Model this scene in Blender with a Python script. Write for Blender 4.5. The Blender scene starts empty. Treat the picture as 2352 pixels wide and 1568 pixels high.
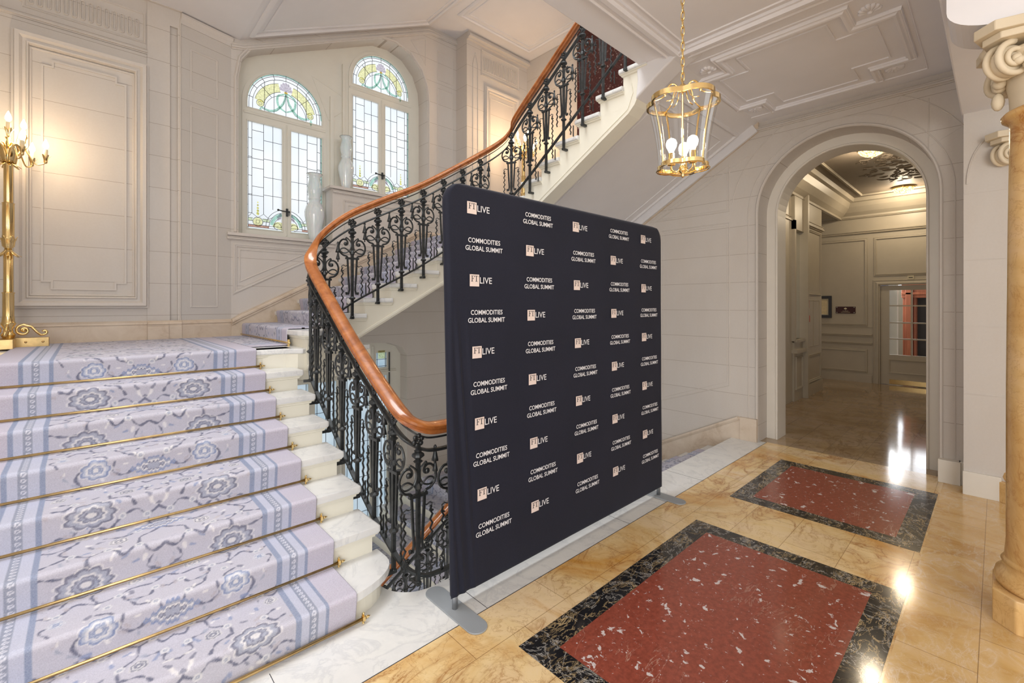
import bpy, bmesh, math, random
import numpy as np
from mathutils import Vector, Matrix
from mathutils.geometry import tessellate_polygon
random.seed(3)
PI = math.pi
SC = bpy.context.scene
COL = SC.collection

# ------------------------------------------------------------------ camera
cam_d = bpy.data.cameras.new('camera'); cam = bpy.data.objects.new('camera', cam_d); COL.objects.link(cam)
cam_d.sensor_width = 36.0; cam_d.lens = 1045.0 / 2352 * 36; cam_d.shift_y = -84.0 / 2352
cam_d.clip_start = 0.05
cam.location = (0, 0, 1.6)
cam.rotation_euler = (PI / 2, 0, math.atan2(-.6835, .730))
SC.camera = cam
SC.view_settings.view_transform = 'Standard'; SC.view_settings.look = 'None'
SC.view_settings.gamma = 1; SC.view_settings.use_curve_mapping = False
SC.view_settings.exposure = 0.52

# ------------------------------------------------------------------ light
w = bpy.data.worlds.new('sky'); SC.world = w; w.use_nodes = True
w.node_tree.nodes['Background'].inputs[0].default_value = (1, .985, .965, 1)
w.node_tree.nodes['Background'].inputs[1].default_value = .82
def area(name, loc, target, sx, sy, power, color=(1, 1, 1)):
    l = bpy.data.lights.new(name, 'AREA'); l.shape = 'RECTANGLE'; l.size = sx; l.size_y = sy; l.energy = power; l.color = color
    o = bpy.data.objects.new(name, l); COL.objects.link(o); o.location = loc
    o.rotation_euler = (Vector(target) - Vector(loc)).to_track_quat('-Z', 'Y').to_euler()
    return o
def point(name, loc, power, color=(1, .75, .45), r=.02):
    l = bpy.data.lights.new(name, 'POINT'); l.energy = power; l.color = color; l.shadow_soft_size = r
    o = bpy.data.objects.new(name, l); COL.objects.link(o); o.location = loc
    return o
# unseen fill areas added behind the photographer and over the well, the overcast sky outside the windows
area('fill_behind_camera', (-3.2, -3.8, 2.2), (2.6, 1.6, 3.3), 4.2, 3.2, 140, (1, .985, .96))
area('fill_over_well', (1.2, 3.0, 8.2), (1.2, 3.0, 0), 5.2, 2.0, 235, (.96, .98, 1))
area('daylight_window_upper', (2.5, 6.95, 4.0), (2.5, 5.0, 3.8), 3.0, 3.2, 9, (.92, .96, 1))
area('daylight_window_lower', (2.4, 6.95, -.3), (2.4, 5.0, -.3), 2.4, 2.6, 1.0, (.85, .93, 1))
area('daylight_far_room', (15.2, 2.4, 2.9), (13.2, 1.0, 1.0), 1.6, 1.2, 60, (.96, .98, 1))

point('fill_treads', (-.75, .94, 2.75), 24, (1, .95, .90), .16)  # unseen fill added to light the treads from above
point('fill_left_rear', (-3.0, .94, 2.75), 34, (1, .95, .90), .16)  # second unseen fill added farther left, no fixture modelled

# ------------------------------------------------------------------ node helpers
MATS = {}
class NT:
    def __init__(s, name):
        s.m = bpy.data.materials.new(name); s.m.use_nodes = True; s.t = s.m.node_tree; s.b = s.t.nodes['Principled BSDF']
        s.out = s.t.nodes['Material Output']
    def n(s, typ, **kw):
        x = s.t.nodes.new(typ)
        for k, v in kw.items():
            if k.startswith('i_'): x.inputs[k[2:].replace('_', ' ')].default_value = v
            else: setattr(x, k, v)
        return x
    def l(s, a, b): s.t.links.new(a, b)
    def coord(s): return s.n('ShaderNodeTexCoord').outputs['Object']
    def mapping(s, v, scale=(1, 1, 1), rot=(0, 0, 0), loc=(0, 0, 0)):
        m = s.n('ShaderNodeMapping'); m.inputs['Scale'].default_value = scale; m.inputs['Rotation'].default_value = rot; m.inputs['Location'].default_value = loc
        s.l(v, m.inputs['Vector']); return m.outputs[0]
    def noise(s, v, scale, detail=4, rough=.55, dist=0.0):
        x = s.n('ShaderNodeTexNoise'); x.inputs['Scale'].default_value = scale; x.inputs['Detail'].default_value = detail
        x.inputs['Roughness'].default_value = rough; x.inputs['Distortion'].default_value = dist
        if v is not None: s.l(v, x.inputs['Vector'])
        return x
    def ramp(s, f, stops):
        r = s.n('ShaderNodeValToRGB'); e = r.color_ramp.elements
        while len(e) < len(stops): e.new(.5)
        for q, (p, c) in zip(e, stops):
            q.position = p; q.color = (c[0], c[1], c[2], 1)
        s.l(f, r.inputs[0]); return r.outputs[0]
    def mix(s, f, a, b, mode='MIX'):
        x = s.n('ShaderNodeMix', data_type='RGBA', blend_type=mode)
        for i, v in ((0, f), (6, a), (7, b)):
            if hasattr(v, 'links'): s.l(v, x.inputs[i])
            else: x.inputs[i].default_value = v if i == 0 else (v[0], v[1], v[2], 1)
        return x.outputs[2]
    def math(s, op, a, b=0.0):
        x = s.n('ShaderNodeMath', operation=op)
        for i, v in ((0, a), (1, b)):
            if hasattr(v, 'links'): s.l(v, x.inputs[i])
            else: x.inputs[i].default_value = v
        return x.outputs[0]
    def bump(s, h, strength=.2, dist=.01):
        b = s.n('ShaderNodeBump'); b.inputs['Strength'].default_value = strength; b.inputs['Distance'].default_value = dist
        s.l(h, b.inputs['Height']); s.l(b.outputs[0], s.b.inputs['Normal'])
    def set(s, color=None, rough=.5, metal=0.0, coat=0.0, spec=None):
        if color is not None:
            if hasattr(color, 'links'): s.l(color, s.b.inputs['Base Color'])
            else: s.b.inputs['Base Color'].default_value = (*color, 1)
        if hasattr(rough, 'links'): s.l(rough, s.b.inputs['Roughness'])
        else: s.b.inputs['Roughness'].default_value = rough
        s.b.inputs['Metallic'].default_value = metal; s.b.inputs['Coat Weight'].default_value = coat
        if spec is not None: s.b.inputs['Specular IOR Level'].default_value = spec
        return s.m

def simple(name, col, rough=.5, metal=0., var=.06, scale=6, coat=0., bump=0.):
    t = NT(name); c = t.coord(); n = t.noise(c, scale, 5)
    a = tuple(x * (1 - var) for x in col); b = tuple(min(1, x * (1 + var)) for x in col)
    cc = t.ramp(n.outputs[0], [(.3, a), (.7, b)])
    if bump: t.bump(n.outputs[0], bump)
    return t.set(cc, rough, metal, coat)

def stone(name, axis, joints=True, tint=(.62, .578, .535), row=.33, off=0.0, bw=.95):
    t = NT(name); c = t.coord()
    n1 = t.noise(c, 1.3, 5, .6); n2 = t.noise(c, 60, 3, .6); n3 = t.noise(t.mapping(c, (1, 1, .35)), 3.2, 6, .65)
    col = t.ramp(n1.outputs[0], [(.28, tuple(x * .95 for x in tint)), (.72, tuple(x * 1.05 for x in tint))])
    col = t.mix(.5, col, t.ramp(n2.outputs[0], [(.3, tuple(x * .95 for x in tint)), (.7, tuple(x * 1.04 for x in tint))]))
    col = t.mix(.35, col, t.ramp(n3.outputs[0], [(.3, (tint[0] * .93, tint[1] * .88, tint[2] * .82)), (.62, tint)]))
    if joints:
        sp = t.n('ShaderNodeSeparateXYZ'); t.l(c, sp.inputs[0]); cb = t.n('ShaderNodeCombineXYZ')
        t.l(t.math('ADD', sp.outputs[axis], 33.0), cb.inputs[0])
        t.l(t.math('ADD', sp.outputs[2], off + 10 * row), cb.inputs[1])
        b = t.n('ShaderNodeTexBrick'); t.l(cb.outputs[0], b.inputs['Vector'])
        b.inputs['Scale'].default_value = 1; b.inputs['Mortar Size'].default_value = .0022; b.inputs['Mortar Smooth'].default_value = .1
        b.inputs['Brick Width'].default_value = bw; b.inputs['Row Height'].default_value = row
        b.inputs['Color1'].default_value = (1, 1, 1, 1); b.inputs['Color2'].default_value = (.965, .96, .955, 1); b.inputs['Mortar'].default_value = (.60, .55, .50, 1)
        col = t.mix(1.0, col, b.outputs[0], 'MULTIPLY')
    t.bump(n2.outputs[0], .08, .004)
    return t.set(col, .62)

def make_materials():
    M = MATS
    M['stone_y'] = stone('limestone_back', 0, True, row=.325, off=.13, bw=20)
    M['stone_x'] = stone('limestone_side', 1, True, row=.335, off=.14, bw=20)
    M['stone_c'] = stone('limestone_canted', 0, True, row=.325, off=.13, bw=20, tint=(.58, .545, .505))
    M['stone'] = stone('limestone_plain', 0, False)
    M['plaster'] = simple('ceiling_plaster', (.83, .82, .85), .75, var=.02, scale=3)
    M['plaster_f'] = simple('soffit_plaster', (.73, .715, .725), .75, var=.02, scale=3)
    M['cream'] = simple('cream_paint', (.80, .77, .66), .42, var=.03, scale=3)
    M['white_paint'] = simple('white_paint', (.74, .70, .63), .35, var=.02)
    M['win_paint'] = simple('window_paint', (.72, .70, .62), .4, var=.02)
    M['iron'] = simple('wrought_iron', (.05, .054, .056), .36, .6, var=.3, scale=30, bump=.1)
    M['brass'] = simple('polished_brass', (.82, .60, .27), .17, 1., var=.08, scale=12)
    M['brass_old'] = simple('aged_brass', (.62, .44, .20), .28, 1., var=.15, scale=20)
    M['candle'] = simple('ivory_candle', (.80, .68, .45), .5)
    M['steel'] = simple('brushed_steel', (.62, .63, .65), .3, 1., var=.05)
    M['greyfoot'] = simple('grey_powdercoat', (.33, .36, .39), .45, .1, var=.03)
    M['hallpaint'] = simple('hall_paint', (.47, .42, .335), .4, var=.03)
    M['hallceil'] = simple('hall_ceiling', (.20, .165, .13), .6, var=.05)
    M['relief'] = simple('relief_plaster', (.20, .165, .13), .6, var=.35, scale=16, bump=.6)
    M['dark'] = simple('dark_interior', (.02, .018, .018), .5)
    M['picframe'] = simple('dark_wood_frame', (.02, .018, .025), .35)
    M['paper'] = simple('cream_paper', (.62, .56, .42), .8)
    M['plaque'] = simple('bronze_plaque', (.06, .02, .02), .3, .3)
    M['red'] = simple('red_label', (.45, .06, .04), .5)
    M['lead'] = simple('lead_came', (.045, .045, .06), .5, .4)
    # beige skirting marble
    t = NT('skirting_marble'); c = t.coord(); n = t.noise(c, 4, 8, .7, .6)
    M['skirt'] = t.set(t.ramp(n.outputs[0], [(.25, (.45, .33, .22)), (.45, (.62, .51, .40)), (.7, (.70, .60, .49))]), .3)
    # white marble
    t = NT('white_marble'); c = t.coord(); n = t.noise(c, 3.2, 9, .62, 1.2); n2 = t.noise(c, 14, 6, .7)
    col = t.ramp(n.outputs[0], [(.0, (.74, .745, .74)), (.46, (.74, .745, .73)), (.495, (.60, .61, .62)), (.53, (.73, .735, .73)), (1, (.67, .68, .69))])
    col = t.mix(.3, col, t.ramp(n2.outputs[0], [(.35, (.68, .69, .70)), (.6, (.82, .82, .81))]))
    M['marble'] = t.set(col, .22)
    # yellow siena marble
    def siena(name, a, b, d, rot, tiles=True, rough=.13, sc=1.0):
        t = NT(name); c = t.coord()
        n = t.noise(t.mapping(c, (sc, .6 * sc, sc), (0, 0, rot)), 1.7, 8, .62, .9)
        col = t.ramp(n.outputs[0], [(.30, a), (.50, b), (.62, (b[0] * 1.04, b[1] * 1.08, b[2] * 1.3)), (.74, a)])
        v2 = t.noise(t.mapping(c, (1.0 * sc, 2.0 * sc, sc), (0, 0, rot + .3)), 1.9, 6, .58, 1.5)
        v = t.ramp(v2.outputs[0], [(.43, (0, 0, 0)), (.485, (.35, .35, .35)), (.50, (.95, .95, .95)), (.512, (.3, .3, .3)), (.60, (0, 0, 0))])
        mk = t.noise(c, 1.4, 3); v = t.mix(1., v, t.ramp(mk.outputs[0], [(.40, (.12, .12, .12)), (.62, (1, 1, 1))]), 'MULTIPLY')
        col = t.mix(v, col, d)
        v3 = t.noise(t.mapping(c, (sc, sc, sc), (0, 0, rot)), 5.0, 7, .7, .8)
        col = t.mix(t.ramp(v3.outputs[0], [(.49, (0, 0, 0)), (.503, (.4, .4, .4)), (.516, (0, 0, 0))]), col, d)
        if tiles:
            br = t.n('ShaderNodeTexBrick'); t.l(t.mapping(c, (1, 1, 1), loc=(.25, .25, 0)), br.inputs['Vector'])
            br.inputs['Scale'].default_value = 1; br.inputs['Brick Width'].default_value = .615; br.inputs['Row Height'].default_value = .31
            br.inputs['Mortar Size'].default_value = .0016; br.inputs['Color1'].default_value = (1, 1, 1, 1); br.inputs['Color2'].default_value = (.90, .88, .84, 1); br.inputs['Mortar'].default_value = (.45, .38, .3, 1)
            col = t.mix(1., col, br.outputs[0], 'MULTIPLY')
        return t.set(col, rough)
    M['siena'] = siena('yellow_marble', (.66, .34, .07), (.84, .64, .34), (.38, .15, .03), .5)
    M['siena2'] = siena('ochre_marble', (.56, .31, .08), (.72, .48, .20), (.82, .70, .54), 1.2, sc=2.0)
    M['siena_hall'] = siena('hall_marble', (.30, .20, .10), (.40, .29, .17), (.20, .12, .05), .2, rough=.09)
    M['siena_col'] = siena('column_marble', (.62, .34, .10), (.80, .54, .24), (.46, .20, .05), .9, False, .2)
    # portoro
    t = NT('black_gold_marble'); c = t.coord()
    n = t.noise(t.mapping(c, (1, 2.2, 1), (0, 0, .6)), 5.5, 8, .68, 1.3); n2 = t.noise(c, 4, 8, .7, 1.5); mk = t.noise(c, 3.2, 3)
    vv = t.mix(1., t.ramp(n.outputs[0], [(.475, (0, 0, 0)), (.497, (1, 1, 1)), (.515, (0, 0, 0))]), t.ramp(mk.outputs[0], [(.38, (.1, .1, .1)), (.6, (1, 1, 1))]), 'MULTIPLY')
    col = t.mix(vv, (.012, .012, .014), (.62, .46, .24))
    col = t.mix(t.ramp(n2.outputs[0], [(.488, (0, 0, 0)), (.5, (.8, .8, .8)), (.512, (0, 0, 0))]), col, (.6, .58, .54))
    M['portoro'] = t.set(col, .12)
    # red marble with white flecks
    def redm(name, base, fleck, sc):
        t = NT(name); c = t.coord(); n0 = t.noise(c, 40, 6, .7); nz = t.noise(c, 1.3, 3)
        nd = t.noise(c, sc * 1.35, 5, .62, .4); nd2 = t.noise(c, sc * 2.8, 6, .75)
        col = t.ramp(n0.outputs[0], [(.3, tuple(x * .75 for x in base)), (.7, tuple(x * 1.25 for x in base))])
        col = t.mix(t.ramp(nd.outputs[0], [(.622, (0, 0, 0)), (.632, (.97, .97, .97))]), col, fleck)
        col = t.mix(t.ramp(nd2.outputs[0], [(.625, (0, 0, 0)), (.645, (.75, .75, .75))]), col, (fleck[0] * .9, fleck[1] * .75, fleck[2] * .72))
        n4 = t.noise(t.mapping(c, (1, 3.5, 1), (0, 0, .35)), 1.6, 7, .6, .6)
        col = t.mix(t.mix(1., t.ramp(n4.outputs[0], [(.495, (0, 0, 0)), (.5, (.8, .8, .8)), (.505, (0, 0, 0))]), t.ramp(nz.outputs[0], [(.52, (0, 0, 0)), (.60, (.8, .8, .8))]), 'MULTIPLY'), col, (.66, .48, .38))
        return t.set(col, .13)
    M['redmarble'] = redm('red_marble', (.27, .065, .04), (.66, .60, .60), 11)
    M['redwall'] = redm('dark_red_marble', (.055, .010, .010), (.40, .30, .28), 18)
    # handrail wood
    t = NT('mahogany_handrail'); c = t.coord(); n = t.noise(t.mapping(c, (1.5, 1.5, 1.5)), 5, 7, .6, 1.6)
    col = t.ramp(n.outputs[0], [(.25, (.20, .055, .012)), (.5, (.36, .115, .028)), (.75, (.48, .18, .05))])
    M['wood'] = t.set(col, .22, coat=.5)
    t = NT('orange_wood'); c = t.coord(); n = t.noise(t.mapping(c, (6, 6, .6)), 4, 5)
    M['orange'] = t.set(t.ramp(n.outputs[0], [(.3, (.26, .07, .03)), (.7, (.38, .12, .055))]), .35)
    # woven carpet, colour comes from the painted weave attribute
    t = NT('woven_carpet'); a = t.n('ShaderNodeAttribute', attribute_name='weave'); c = t.coord(); n = t.noise(c, 240, 2); n2 = t.noise(t.mapping(c, (.25, 5, 5)), 14, 3)
    col = t.mix(.16, a.outputs['Color'], t.ramp(n.outputs[0], [(.3, (.3, .3, .34)), (.7, (.9, .88, .95))]))
    col = t.mix(t.ramp(n2.outputs[0], [(.55, (0, 0, 0)), (.75, (.22, .22, .22))]), col, (.42, .42, .50))
    t.bump(n.outputs[0], .35, .003); M['carpet'] = t.set(col, .95, spec=.1)
    # glass
    t = NT('frosted_glass'); tr = t.n('ShaderNodeBsdfTranslucent'); tr.inputs[0].default_value = (.93, .96, .98, 1)
    tp = t.n('ShaderNodeBsdfTransparent'); tp.inputs[0].default_value = (.7, .75, .8, 1); mx = t.n('ShaderNodeMixShader'); mx.inputs[0].default_value = .12
    nn = t.noise(t.coord(), 1.2, 2); t.l(t.ramp(nn.outputs[0], [(.3, (.60, .66, .72)), (.7, (.74, .75, .76))]), tr.inputs[0])
    t.l(tr.outputs[0], mx.inputs[1]); t.l(tp.outputs[0], mx.inputs[2]); t.l(mx.outputs[0], t.out.inputs[0]); M['frost'] = t.m
    t = NT('obscure_glass'); tr = t.n('ShaderNodeBsdfTranslucent'); nn = t.noise(t.coord(), 2.2, 4)
    t.l(t.ramp(nn.outputs[0], [(.3, (.30, .42, .52)), (.7, (.52, .60, .66))]), tr.inputs[0]); t.l(tr.outputs[0], t.out.inputs[0]); M['frost_low'] = t.m
    for nm, c3 in (('yellow', (.93, .89, .50)), ('green', (.45, .70, .58)), ('aqua', (.35, .60, .54)), ('lilac', (.62, .55, .62)), ('rust', (.62, .36, .28)), ('orange', (.8, .55, .12)), ('palegreen', (.75, .82, .55))):
        t = NT('tinted_glass_' + nm); tp = t.n('ShaderNodeBsdfTransparent'); nn = t.noise(t.coord(), 45, 3)
        t.l(t.ramp(nn.outputs[0], [(.35, tuple(x * .72 for x in c3)), (.6, tuple(min(1, x * 1.08) for x in c3))]), tp.inputs[0]); t.l(tp.outputs[0], t.out.inputs[0]); M['tg_' + nm] = t.m
    t = NT('clear_glass'); tp = t.n('ShaderNodeBsdfTransparent'); gl = t.n('ShaderNodeBsdfGlossy'); gl.inputs['Roughness'].default_value = .03
    fr = t.n('ShaderNodeLayerWeight'); fr.inputs[0].default_value = .35; mx = t.n('ShaderNodeMixShader'); nn = t.noise(t.coord(), 3, 2)
    t.l(t.ramp(nn.outputs[0], [(.3, (.94, .95, .96)), (.7, (.985, .985, .985))]), tp.inputs[0])
    t.l(t.math('MULTIPLY', fr.outputs['Fresnel'], .30), mx.inputs[0]); t.l(tp.outputs[0], mx.inputs[1]); t.l(gl.outputs[0], mx.inputs[2]); t.l(mx.outputs[0], t.out.inputs[0]); M['glass'] = t.m
    t = NT('opal_glass'); n = t.noise(t.mapping(t.coord(), (14, 14, 1)), 3, 3)
    col = t.ramp(n.outputs[0], [(.3, (.72, .80, .82)), (.7, (.86, .90, .90))]); t.b.inputs['Transmission Weight'].default_value = .12
    t.b.inputs['Subsurface Weight'].default_value = .2; M['opal'] = t.set(col, .15, coat=.3)
    t = NT('mirror_glass'); n = t.noise(t.coord(), 2); M['mirror'] = t.set(t.ramp(n.outputs[0], [(.3, (.75, .77, .72)), (.7, (.82, .83, .8))]), .03, 1.)
    # fabric of the backdrop
    t = NT('navy_fabric'); c = t.coord(); n = t.noise(c, 320, 2); n2 = t.noise(c, 2, 3)
    col = t.mix(.25, t.ramp(n2.outputs[0], [(.3, (.008, .010, .021)), (.7, (.012, .014, .029))]), t.ramp(n.outputs[0], [(.3, (.005, .006, .013)), (.7, (.024, .027, .05))]))
    t.bump(n.outputs[0], .1, .002); M['navy'] = t.set(col, .72, spec=.25); t.b.inputs['Sheen Weight'].default_value = .06
    M['print_white'] = simple('white_print', (.80, .80, .84), .7, var=.01)
    M['print_pink'] = simple('pink_print', (.78, .66, .61), .7, var=.01)
    M['print_dark'] = simple('dark_print', (.04, .035, .04), .7, var=.01)
    M['bluebanner'] = simple('blue_banner', (.06, .08, .16), .6)
    def emit(name, c3, s):
        t = NT(name); e = t.n('ShaderNodeEmission'); e.inputs[1].default_value = s
        n = t.noise(t.coord(), 8, 2); t.l(t.ramp(n.outputs[0], [(.3, tuple(x * .93 for x in c3)), (.7, c3)]), e.inputs[0]); t.l(e.outputs[0], t.out.inputs[0]); return t.m
    M['bulb'] = emit('lit_bulb', (1, .86, .62), 9)
    M['bulb_white'] = emit('lit_globe_bulb', (1, .93, .82), 10)
    t = NT('lit_crystal'); e = t.n('ShaderNodeEmission'); v = t.n('ShaderNodeTexVoronoi'); v.inputs['Scale'].default_value = 45; t.l(t.coord(), v.inputs['Vector'])
    t.l(t.ramp(v.outputs['Distance'], [(.1, (1, .93, .7)), (.45, (.75, .52, .22)), (.8, (.28, .17, .06))]), e.inputs[0]); e.inputs[1].default_value = 2.6; t.l(e.outputs[0], t.out.inputs[0]); M['crystal'] = t.m
    t = NT('overcast_far_window'); e = t.n('ShaderNodeEmission'); n = t.noise(t.coord(), 1.5, 2); t.l(t.ramp(n.outputs[0], [(.3, (.85, .9, 1)), (.7, (1, 1, 1))]), e.inputs[0]); e.inputs[1].default_value = 4.0; t.l(e.outputs[0], t.out.inputs[0]); M['farwin'] = t.m
make_materials()
M = MATS

# ------------------------------------------------------------------ mesh helpers
def NB(): return bmesh.new()
def obj(name, bm, mat, parent=None, smooth=False, bevel=0, subd=0, auto=None):
    me = bpy.data.meshes.new(name)
    if bm is not None:
        bmesh.ops.recalc_face_normals(bm, faces=bm.faces); bm.to_mesh(me); bm.free()
    o = bpy.data.objects.new(name, me); COL.objects.link(o)
    for m_ in (mat if isinstance(mat, (list, tuple)) else [mat]): me.materials.append(m_)
    if parent is not None: o.parent = parent
    if smooth or auto:
        me.polygons.foreach_set('use_smooth', [True] * len(me.polygons))
        if auto: me.set_sharp_from_angle(angle=math.radians(auto))
    if bevel:
        b = o.modifiers.new('bevel', 'BEVEL'); b.width = bevel; b.segments = 2; b.limit_method = 'ANGLE'
    if subd:
        s = o.modifiers.new('sub', 'SUBSURF'); s.levels = subd; s.render_levels = subd
    return o
def empty(name, loc=(0, 0, 0), rz=0):
    o = bpy.data.objects.new(name, None); COL.objects.link(o); o.location = loc; o.rotation_euler = (0, 0, rz); o.empty_display_size = .1
    return o
def tag(o, label, cat, group=None, kind=None):
    if label: o['label'] = label
    if cat: o['category'] = cat
    if group: o['group'] = group
    if kind: o['kind'] = kind
    return o
def struct(o, label=None, cat=None):
    o['kind'] = 'structure'
    if label: o['label'] = label
    if cat: o['category'] = cat
    return o
def box(bm, x0, x1, y0, y1, z0, z1, mi=0):
    vs = [bm.verts.new(p) for p in ((x0, y0, z0), (x1, y0, z0), (x1, y1, z0), (x0, y1, z0), (x0, y0, z1), (x1, y0, z1), (x1, y1, z1), (x0, y1, z1))]
    for f in ((0, 3, 2, 1), (4, 5, 6, 7), (0, 1, 5, 4), (1, 2, 6, 5), (2, 3, 7, 6), (3, 0, 4, 7)):
        bm.faces.new([vs[i] for i in f]).material_index = mi
    return bm
def obox(bm, c, ax, ay, az, mi=0):
    """oriented box: centre and three half-extent vectors"""
    c = Vector(c); ax = Vector(ax); ay = Vector(ay); az = Vector(az)
    vs = [bm.verts.new(c + sx * ax + sy * ay + sz * az) for sz in (-1, 1) for sx, sy in ((-1, -1), (1, -1), (1, 1), (-1, 1))]
    for f in ((0, 3, 2, 1), (4, 5, 6, 7), (0, 1, 5, 4), (1, 2, 6, 5), (2, 3, 7, 6), (3, 0, 4, 7)):
        bm.faces.new([vs[i] for i in f]).material_index = mi
def plane_pt(pl, d, a, z):
    """point in plane pl ('X': x=d, a is y; 'Y': y=d, a is x; 'Z': z=d, (a,z) is (x,y))"""
    return (d, a, z) if pl == 'X' else ((a, d, z) if pl == 'Y' else (a, z, d))
def plate(bm, pl, d, outer, holes=(), th=.1, mi=0):
    """flat plate with holes, d..d+th along the plane normal"""
    loops = [list(outer)] + [list(h) for h in holes]
    flat = [p for l in loops for p in l]
    tris = tessellate_polygon([[Vector((p[0], p[1], 0)) for p in l] for l in loops])
    A = [bm.verts.new(plane_pt(pl, d, *p)) for p in flat]; B = [bm.verts.new(plane_pt(pl, d + th, *p)) for p in flat]
    for t in tris:
        try:
            bm.faces.new([A[i] for i in t]).material_index = mi; bm.faces.new([B[i] for i in reversed(t)]).material_index = mi
        except ValueError: pass
    k = 0
    for l in loops:
        n = len(l)
        for i in range(n):
            a, b = k + i, k + (i + 1) % n
            bm.faces.new([A[a], A[b], B[b], B[a]]).material_index = mi
        k += n
    return bm
def arc(cx, cy, r, a0, a1, n=16, ry=None):
    ry = r if ry is None else ry
    return [(cx + r * math.cos(math.radians(a0 + (a1 - a0) * i / n)), cy + ry * math.sin(math.radians(a0 + (a1 - a0) * i / n))) for i in range(n + 1)]
def sweep(bm, pts, prof, up=None, N=None, closed=False, cap=True, mi=0):
    """sweep a closed 2-D profile [(side, height)] along a 3-D path. N: fixed plane normal (mitred); else vertical-up frames."""
    P = [Vector(p) for p in pts]; n = len(P); rings = []
    for i in range(n):
        if closed: a, b = P[i] - P[i - 1], P[(i + 1) % n] - P[i]
        else:
            a = P[i] - P[i - 1] if i else P[1] - P[0]; b = P[i + 1] - P[i] if i < n - 1 else P[-1] - P[-2]
        a = a.normalized(); b = b.normalized(); t = (a + b)
        t = t.normalized() if t.length > 1e-6 else a
        if N is not None:
            h = Vector(N).normalized(); s = h.cross(t)
            c = max(.25, abs(t.dot(a))); s = s.normalized() / c
        else:
            th = Vector((t.x, t.y, 0)); s = Vector((0, 0, 1)).cross(th).normalized() if th.length > 1e-5 else Vector((1, 0, 0)); h = Vector((0, 0, 1))
            ha, hb = Vector((a.x, a.y, 0)), Vector((b.x, b.y, 0))
            if ha.length > 1e-5 and th.length > 1e-5: s = s / max(.35, abs(th.normalized().dot(ha.normalized())))
        rings.append([bm.verts.new(P[i] + s * q[0] + h * q[1]) for q in prof])
    m = len(prof)
    for i in range(n if closed else n - 1):
        r0, r1 = rings[i], rings[(i + 1) % n]
        for j in range(m):
            bm.faces.new([r0[j], r0[(j + 1) % m], r1[(j + 1) % m], r1[j]]).material_index = mi
    if cap and not closed:
        bm.faces.new(rings[0][::-1]).material_index = mi; bm.faces.new(rings[-1]).material_index = mi
    return bm
def tube(bm, pts, r, sides=6, closed=False, mi=0, cap=True):
    P = [Vector(p) for p in pts]; n = len(P); rings = []; ref = None
    for i in range(n):
        a = P[(i + 1) % n] if (closed or i < n - 1) else P[i]; b = P[i - 1] if (closed or i > 0) else P[i]
        t = (a - b).normalized()
        if ref is None: ref = t.orthogonal().normalized()
        ref = (ref - t * ref.dot(t)); ref = ref.normalized() if ref.length > 1e-6 else t.orthogonal().normalized()
        s = t.cross(ref); rr = r[i] if isinstance(r, (list, tuple)) else r
        rings.append([bm.verts.new(P[i] + rr * (math.cos(2 * PI * k / sides) * ref + math.sin(2 * PI * k / sides) * s)) for k in range(sides)])
    for i in range(n if closed else n - 1):
        r0, r1 = rings[i], rings[(i + 1) % n]
        for j in range(sides): bm.faces.new([r0[j], r0[(j + 1) % sides], r1[(j + 1) % sides], r1[j]]).material_index = mi
    if cap and not closed:
        bm.faces.new(rings[0][::-1]).material_index = mi; bm.faces.new(rings[-1]).material_index = mi
    return bm
def lathe(bm, prof, c=(0, 0, 0), sides=24, mod=None, mi=0, axis='Z'):
    """prof [(r, z)] bottom to top; mod(theta, r, z) -> r"""
    rings = []
    for r, z in prof:
        ring = []
        for k in range(sides):
            th = 2 * PI * k / sides; rr = mod(th, r, z) if mod else r
            p = (rr * math.cos(th), rr * math.sin(th), z)
            if axis == 'Y': p = (p[0], p[2], p[1])
            if axis == 'X': p = (p[2], p[0], p[1])
            ring.append(bm.verts.new((c[0] + p[0], c[1] + p[1], c[2] + p[2])))
        rings.append(ring)
    for a, b in zip(rings, rings[1:]):
        for k in range(sides): bm.faces.new([a[k], a[(k + 1) % sides], b[(k + 1) % sides], b[k]]).material_index = mi
    for ring, rev in ((rings[0], True), (rings[-1], False)):
        try: bm.faces.new(ring[::-1] if rev else ring).material_index = mi
        except ValueError: pass
    return bm
def ball(bm, c, r, sx=1, sy=1, sz=1, seg=10, mi=0):
    g = bmesh.ops.create_uvsphere(bm, u_segments=seg, v_segments=max(6, seg * 2 // 3), radius=r, matrix=Matrix.Translation(c) @ Matrix.Diagonal((sx, sy, sz, 1)))
    for v in g['verts']:
        for f in v.link_faces: f.material_index = mi; f.smooth = True
def bez(pts, n=8):
    """Catmull-Rom through points"""
    P = [Vector(p) for p in pts]; out = []
    for i in range(len(P) - 1):
        a = P[i - 1] if i else P[0] * 2 - P[1]; b, c = P[i], P[i + 1]; d = P[i + 2] if i + 2 < len(P) else P[-1] * 2 - P[-2]
        for k in range(n):
            t = k / n
            out.append(.5 * ((2 * b) + (c - a) * t + (2 * a - 5 * b + 4 * c - d) * t * t + (3 * b - a - 3 * c + d) * t ** 3))
    out.append(P[-1]); return out
def copy_tree(o, parent=None):
    c = o.copy(); COL.objects.link(c)
    if parent is not None: c.parent = parent
    for ch in list(o.children): copy_tree(ch, c)
    return c
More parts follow.
